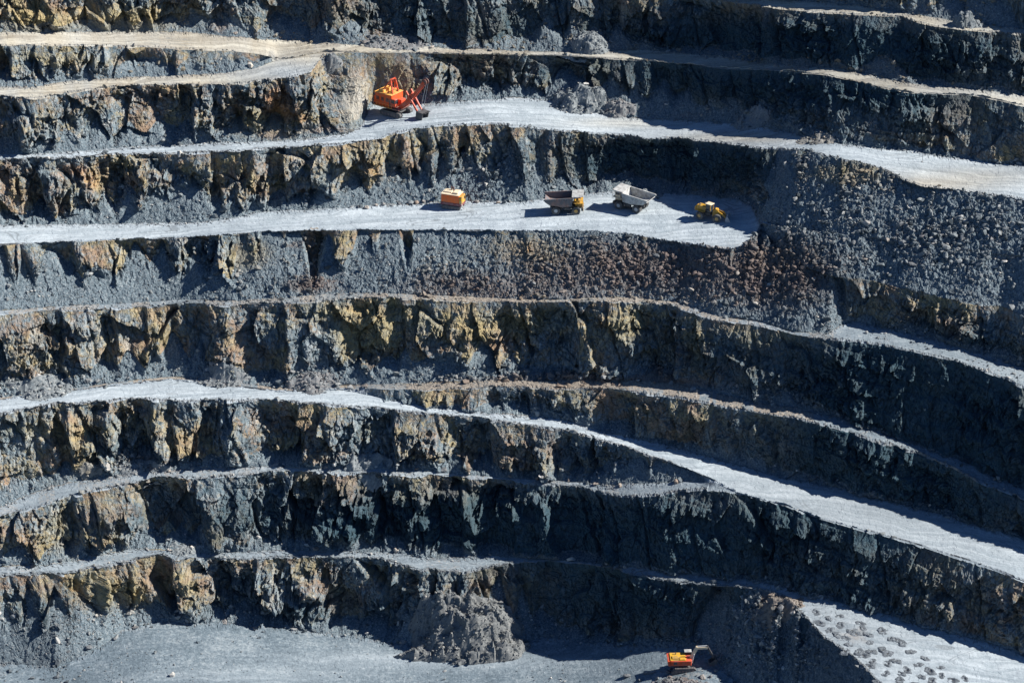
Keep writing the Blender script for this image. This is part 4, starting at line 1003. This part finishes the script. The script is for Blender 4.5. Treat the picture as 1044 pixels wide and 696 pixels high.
# ------------------------------------------------------------------ rubble heaps: one mesh each
def rubble_heap(u, v, wpx, hpx, label, clay=0.0, warm=0.0, dark=0.0, rock=0.9, seed=0, depth=0.6, tall=None):
    rng = np.random.default_rng(100+seed)
    c = ground(u, v); dist = c.length; k = F_PX/dist
    a = wpx/k/2; b = a*depth; h = hpx/k/0.9*0.72
    n = int(min(110, max(28, a*2*3.2))); g = np.linspace(-1.25, 1.25, n)
    gx, gy = np.meshgrid(g, g*1.0)
    rad = np.hypot(gx, gy)*(1+0.22*fbm(gx*1.7+seed*9, gy*1.7, 7, 3)*1.6)
    hh = np.clip(1-rad, 0, None); hh = np.where(hh > 0, hh**0.9, 0)
    X_ = c.x+gx*a; Y_ = c.y+gy*b
    # stands on the ground below it
    win = 1.6*a+2
    msk = (np.abs(Xd-c.x) < win) & (np.abs(Yd-c.y) < win*depth+4) & (np.abs(Zd-c.z) < h+6)
    px, py, pz = Xd[msk], Yd[msk], Zd[msk]
    if len(px) > 4000:
        s_ = rng.choice(len(px), 4000, replace=False); px, py, pz = px[s_], py[s_], pz[s_]
    base = np.full(X_.shape, c.z, float)
    if len(px) > 30:
        for ii in range(X_.shape[0]):
            d2 = (px[None]-X_[ii][:, None])**2+(py[None]-Y_[ii][:, None])**2
            w_ = 1/(d2+0.6)**2; base[ii] = (w_*pz[None]).sum(1)/w_.sum(1)
        base = np.minimum(base, c.z+h*0.6)
    Z_ = base + hh*h*(0.85+0.6*fbm(gx*2.3+seed*5, gy*2.3, 9, 4)) + np.clip(hh*3, 0, 1)*min(1.2, h*0.14)*facet(X_/3.2, Y_/3.2, 14, 1.0, .8) + min(0.3, h*0.12)*facet(X_/1.4, Y_/1.4, 12, .8, .8)*np.clip(hh*4, 0, 1) - 0.35*(hh <= 0) - 0.12
    nr = n; idx = np.arange(n*n).reshape(n, n)
    keep = (hh > 0)
    q = np.stack([idx[:-1, :-1], idx[:-1, 1:], idx[1:, 1:], idx[1:, :-1]], -1)
    kq = keep[:-1, :-1] | keep[:-1, 1:] | keep[1:, 1:] | keep[1:, :-1]
    q = q[kq]
    V = [np.stack([X_, Y_, Z_], -1).reshape(-1, 3)]; off = n*n
    tris = [np.concatenate([q[:, [0, 1, 2]], q[:, [0, 2, 3]]])]
    tone = [np.clip(rng.normal(0.55, 0.1, n*n), 0, 1)]
    m = int(rock*a*b*5.0)
    ri = np.argwhere(keep); pick = ri[rng.integers(0, len(ri), m)]
    size = 0.35*(1-rng.random(m)*(1-(0.35/2.0)**2.0))**(-1/2.0)
    for (i, j), s_ in zip(pick, size):
        sv, sf = SHAPES[rng.integers(0, len(SHAPES))]
        an = rng.random()*6.28; ca, sa = math.cos(an), math.sin(an)
        vv = sv*s_*0.5; vv = np.stack([vv[:, 0]*ca-vv[:, 1]*sa, vv[:, 0]*sa+vv[:, 1]*ca, vv[:, 2]], -1)
        V.append(vv+np.array([X_[i, j]+rng.uniform(-.4, .4), Y_[i, j]+rng.uniform(-.4, .4), Z_[i, j]+s_*0.15])); tris.append(sf+off); off += len(sv)
        tone.append(np.full(len(sv), np.clip(rng.normal(0.5, 0.25), 0, 1)))
    V = np.concatenate(V).astype(np.float32); T_ = np.concatenate(tris).astype(np.int32); tone = np.concatenate(tone).astype(np.float32)
    me = bpy.data.meshes.new('rubble_heap'); me.from_pydata(V.tolist(), [], T_.tolist()); me.update()
    for an, arr in (('tone', tone), ('clay', np.full(len(V), clay)), ('warm', np.full(len(V), warm)), ('dark', np.full(len(V), dark))):
        at = me.attributes.new(an, 'FLOAT', 'POINT'); at.data.foreach_set('value', arr.astype(np.float32))
    me.materials.append(M_LOOSE)
    ob = bpy.data.objects.new('rubble_heap', me); COL.objects.link(ob)
    # keep the origin at the heap's foot
    me.transform(Matrix.Translation(-c)); ob.location = c
    tag(ob, label, 'rubble heap', 'heaps of broken rock on the benches')
    return ob
HEAPS = [
 (590, 106, 62, 22, 'broad pale grey cone of rubble at the wall foot, right of the rope shovel', dict()),
 (628, 113, 36, 13, 'small brownish rubble heap touching the pale cone right of the rope shovel', dict(clay=.45)),
 (398, 45, 66, 8, 'low reddish brown heap beside the yellowish top road, above the rope shovel', dict(clay=.45)),
 (596, 50, 52, 20, 'grey pointed heap under the uppermost wall at the top middle', dict()),
 (480, 643, 128, 44, 'large grey boulder heap reaching down to the pit floor at bottom middle', dict(rock=1.4, depth=.5, dark=.75, warm=.15)),
 (796, 617, 52, 9, 'rusty heap of stones on the spoil slope beside the drilled bench', dict(clay=.6, warm=.35, depth=.6, dark=.1)),
 (684, 712, 110, 12, 'low multicoloured rubble heap in front of the red and yellow excavator', dict(clay=.5, dark=.2)),
 (225, 384, 50, 12, 'reddish rubble heap on the wide light ramp, leftmost of two', dict(clay=.35)),
 (318, 391, 54, 10, 'red brown rubble heap in the notch, right of its twin above the light ramp', dict(clay=.45)),
 (982, 27, 36, 20, 'steep grey heap on the narrow bench in the top right corner', dict()),
 (148, 479, 52, 8, 'brown bouldery heap on the narrow bench at lower left', dict(clay=.35)),
 (772, 121, 44, 12, 'brown and grey heap at the wall foot on the shovel road', dict(clay=.35)),
 (836, 141, 44, 6, 'short row of rusty boulders heaped on the shovel road in wall shadow', dict(clay=.4, warm=.3)),
 (376, 474, 46, 13, 'smooth grey fan of fines below the light ramp', dict(rock=.4)),
 (337, 66, 26, 16, 'rock knob heap inside the hairpin bend of the yellowish road', dict(clay=.4)),
 (186, 560, 40, 6, 'small grey heap on the second lowest bench at left', dict()),
 (655, 200, 44, 8, 'pale grey heap behind the haul truck with the empty body', dict()),
 (40, 392, 60, 9, 'grey boulder heap by the left end of the light ramp', dict()),
 (90, 480, 24, 8, 'tan boulder heap below the yellow stained wall at lower left', dict(warm=.5)),
]
for i, (u, v, w_, h_, lab, kw) in enumerate(HEAPS):
    rubble_heap(u, v, w_, h_, lab, seed=i, **kw)

# ------------------------------------------------------------------ drilled bench: collars of dark cuttings
def cuttings_material():
    t = NT('drill_cuttings'); pos = t.n('ShaderNodeTexCoord').outputs['Object']
    n = t.noise(pos, 1.5, 5, 0.7)
    return t.finish(t.ramp(n, [(0.35, (0.06, 0.07, 0.08)), (0.6, (0.15, 0.17, 0.19)), (0.8, (0.38, 0.41, 0.43))]), 0.95, n, 0.6, 0.15, spec=.1)
M_CUT = cuttings_material(); M_HOLE = paint('drill_hole_dark', (0.01, 0.01, 0.012), amt=0)
def collar_mesh(seed):
    rng = np.random.default_rng(seed); bm = bmesh.new(); nr, na = 9, 28; rows = []
    ph = rng.uniform(0, 6.28)
    for i in range(nr):
        t_ = i/(nr-1); row = []
        for k in range(na):
            a = math.tau*k/na; lob = 1+0.25*math.sin(a*2+ph)+0.12*math.sin(a*5+ph*2)
            r = 0.22+(1.55*lob-0.22)*t_
            pr = math.sin(math.pi*min(1, t_*1.05))**0.9
            z = 0.32*pr*(0.6+0.5*math.cos(a-ph))+rng.normal()*0.03 - (0.1 if i == nr-1 else 0) - (0.06 if i == 0 else 0)
            row.append(bm.verts.new((r*math.cos(a), r*math.sin(a), max(z, -0.15))))
        rows.append(row)
    for i in range(nr-1):
        for k in range(na): bm.faces.new((rows[i][k], rows[i+1][k], rows[i+1][(k+1) % na], rows[i][(k+1) % na]))
    me = bpy.data.meshes.new('drill_collar'); bm.to_mesh(me); bm.free(); me.materials.append(M_CUT); return me
cm = [collar_mesh(s_) for s_ in range(6)]
hb = bmesh.new(); bmesh.ops.create_circle(hb, cap_ends=True, radius=0.3, segments=16); hole_me = bpy.data.meshes.new('blast_hole'); hb.to_mesh(hole_me); hb.free(); hole_me.materials.append(M_HOLE)
SPOTS = [(845,630),(868,642),(885,646),(908,650),(888,664),(905,676),(936,677),(948,684),(862,664),(918,686),(960,688),(880,668),(832,624),(856,628),(836,635),(857,637),(877,635),(899,643),(873,646),(853,647),(887,655),(914,652),(920,656),(866,657),(900,662),(928,664),(943,671),(876,664),(913,673),(890,674),(958,680),(924,683),(903,686),(939,689),(950,694),(971,693),(983,692),(886,679),(895,695),(846,642),(862,650),(917,693),(932,697),(880,640),(905,666)]
for i, (u, v) in enumerate(SPOTS):
    p = ground(u, v, 1); dc = bpy.data.objects.new('drill_collar', cm[i % 6]); COL.objects.link(dc); dc.location = p-Vector((0, 0, 0.02)); dc.rotation_euler = (0, 0, i*1.3)
    s_ = 0.8+0.35*((i*37) % 10)/10; dc.scale = (s_, s_, s_)
    tag(dc, 'ring of dark cuttings round a blast hole on the pale drilled bench', 'drill cuttings', 'rings of cuttings on the drilled bench')
    h_ = bpy.data.objects.new('blast_hole', hole_me); COL.objects.link(h_); h_.parent = dc; h_.location = (0, 0, 0.03)

# ------------------------------------------------------------------ the larger boulders
def boulder_material():
    t = NT('boulder'); oc = t.n('ShaderNodeTexCoord').outputs['Object']; oi = t.n('ShaderNodeObjectInfo').outputs['Random']
    n = t.noise(oc, 1.2, 6, 0.7)
    c = t.ramp(oi, [(0.0, (0.12, 0.13, 0.14)), (0.5, (0.26, 0.27, 0.27)), (0.75, (0.25, 0.19, 0.15)), (1.0, (0.42, 0.41, 0.38))])
    c = t.mix(1.0, c, t.ramp(n, [(0.3, 0.55), (0.7, 1.3)]), 'MULTIPLY')
    return t.finish(c, 0.93, n, 0.7, 0.2, spec=.15)
M_BOULD = boulder_material()
bmes = []
for i in range(8):
    v_, f_ = rock_shape(2, RNG, 14); me = bpy.data.meshes.new('boulder'); me.from_pydata(v_.tolist(), [], f_.tolist()); me.materials.append(M_BOULD); bmes.append(me)
BG = [
 ('angular boulder lying at the foot of the wall beside the orange excavator', 'boulders by the orange excavator', [(358,212),(366,211),(374,212),(384,210),(392,209),(399,210),(407,208),(415,209),(424,207),(432,206),(486,206),(497,206),(508,207),(520,206)]),
 ('boulder on the yellowish top road edge under the highest wall', 'boulders by the top road', [(240,34),(262,36),(286,38),(372,44),(382,43),(410,44),(440,49),(470,50),(500,52),(620,51),(680,53),(720,60),(790,68)]),
 ('boulder half buried in the dark rubble slope below the truck bench', 'boulders in the dark rubble slope', [(560,270),(590,262),(610,285),(632,268),(650,290),(668,262),(690,280),(705,296),(722,272),(740,300),(752,280),(770,310),(785,290),(800,315),(815,300),(830,285),(880,265),(905,245),(930,270),(960,250),(990,285),(545,290),(575,298),(605,250)]),
 ('boulder resting along the inner edge of the light curving ramp', 'boulders along the light ramp', [(20,400),(45,396),(62,394),(90,388),(130,386),(262,392),(296,394),(345,392),(372,394),(455,388),(482,387),(512,386),(560,386),(592,385),(618,386),(650,388),(684,391),(706,397)]),
 ('boulder sitting on the narrow bench below the light ramp', 'boulders on the narrow lower bench', [(120,486),(172,481),(196,478),(236,474),(280,475),(332,477),(425,478),(452,480),(478,483),(520,485),(548,488),(580,490),(608,493),(632,496),(690,492)]),
 ('boulder at the foot of the wall on the second lowest bench', 'boulders on the second lowest bench', [(36,575),(62,572),(150,560),(174,561),(232,560),(254,562),(292,560),(322,560),(352,561),(404,562),(500,566),(619,574),(638,579),(690,584)]),
 ('boulder fallen onto the pit floor from the lowest wall', 'boulders on the pit floor', [(70,664),(92,660),(118,650),(138,640),(192,633),(228,634),(260,640),(300,642),(410,655),(440,670),(470,676),(505,668),(528,660),(640,690),(662,686),(730,684),(716,690),(652,694),(670,692)]),
]
rr = random.Random(4)
for lab, grp, pts in BG:
    for (u, v) in pts:
        p = ground(u, v, 0); o_ = bpy.data.objects.new('boulder', rr.choice(bmes)); COL.objects.link(o_)
        s_ = rr.uniform(0.7, 1.35); o_.location = p+Vector((0, 0, s_*0.25)); o_.rotation_euler = (rr.uniform(-.4, .4), rr.uniform(-.4, .4), rr.uniform(0, 6.28)); o_.scale = (s_, s_, s_)
        tag(o_, lab, 'boulder', grp)
# ------------------------------------------------------------------ plateau behind, camera, light
cam = bpy.data.cameras.new('camera'); co = bpy.data.objects.new('camera', cam); COL.objects.link(co)
cam.sensor_fit = 'HORIZONTAL'; cam.sensor_width = 36.0; cam.lens = 36.0*F_PX/1044.0
cam.clip_start = 1.0; cam.clip_end = 6000
co.location = (0, 0, 0); co.rotation_euler = (R(90)-PITCH, 0, 0)
SC.camera = co
SUN_EL, SUN_AZ = R(38), R(4)      # azimuth measured from +x towards +y
sd = Vector((math.cos(SUN_EL)*math.cos(SUN_AZ), math.cos(SUN_EL)*math.sin(SUN_AZ), math.sin(SUN_EL)))
sl = bpy.data.lights.new('sun', 'SUN'); sl.energy = 5.0; sl.angle = R(0.5); sl.color = (1.0, 0.95, 0.88)
so = bpy.data.objects.new('sun', sl); COL.objects.link(so); so.rotation_euler = sd.to_track_quat('Z', 'Y').to_euler()
w = bpy.data.worlds.new('World'); SC.world = w; w.use_nodes = True
nt = w.node_tree; sky = nt.nodes.new('ShaderNodeTexSky'); sky.sky_type = 'NISHITA'; sky.sun_disc = False
sky.sun_elevation = SUN_EL; sky.sun_rotation = math.pi/2 - SUN_AZ; sky.ozone_density = 10.0; sky.air_density = 0.9; sky.dust_density = 0.0
bg = nt.nodes['Background']; nt.links.new(sky.outputs[0], bg.inputs[0]); bg.inputs[1].default_value = 0.052
SC.view_settings.view_transform = 'Standard'; SC.view_settings.look = 'None'; SC.view_settings.exposure = 0.9; SC.view_settings.gamma = 1
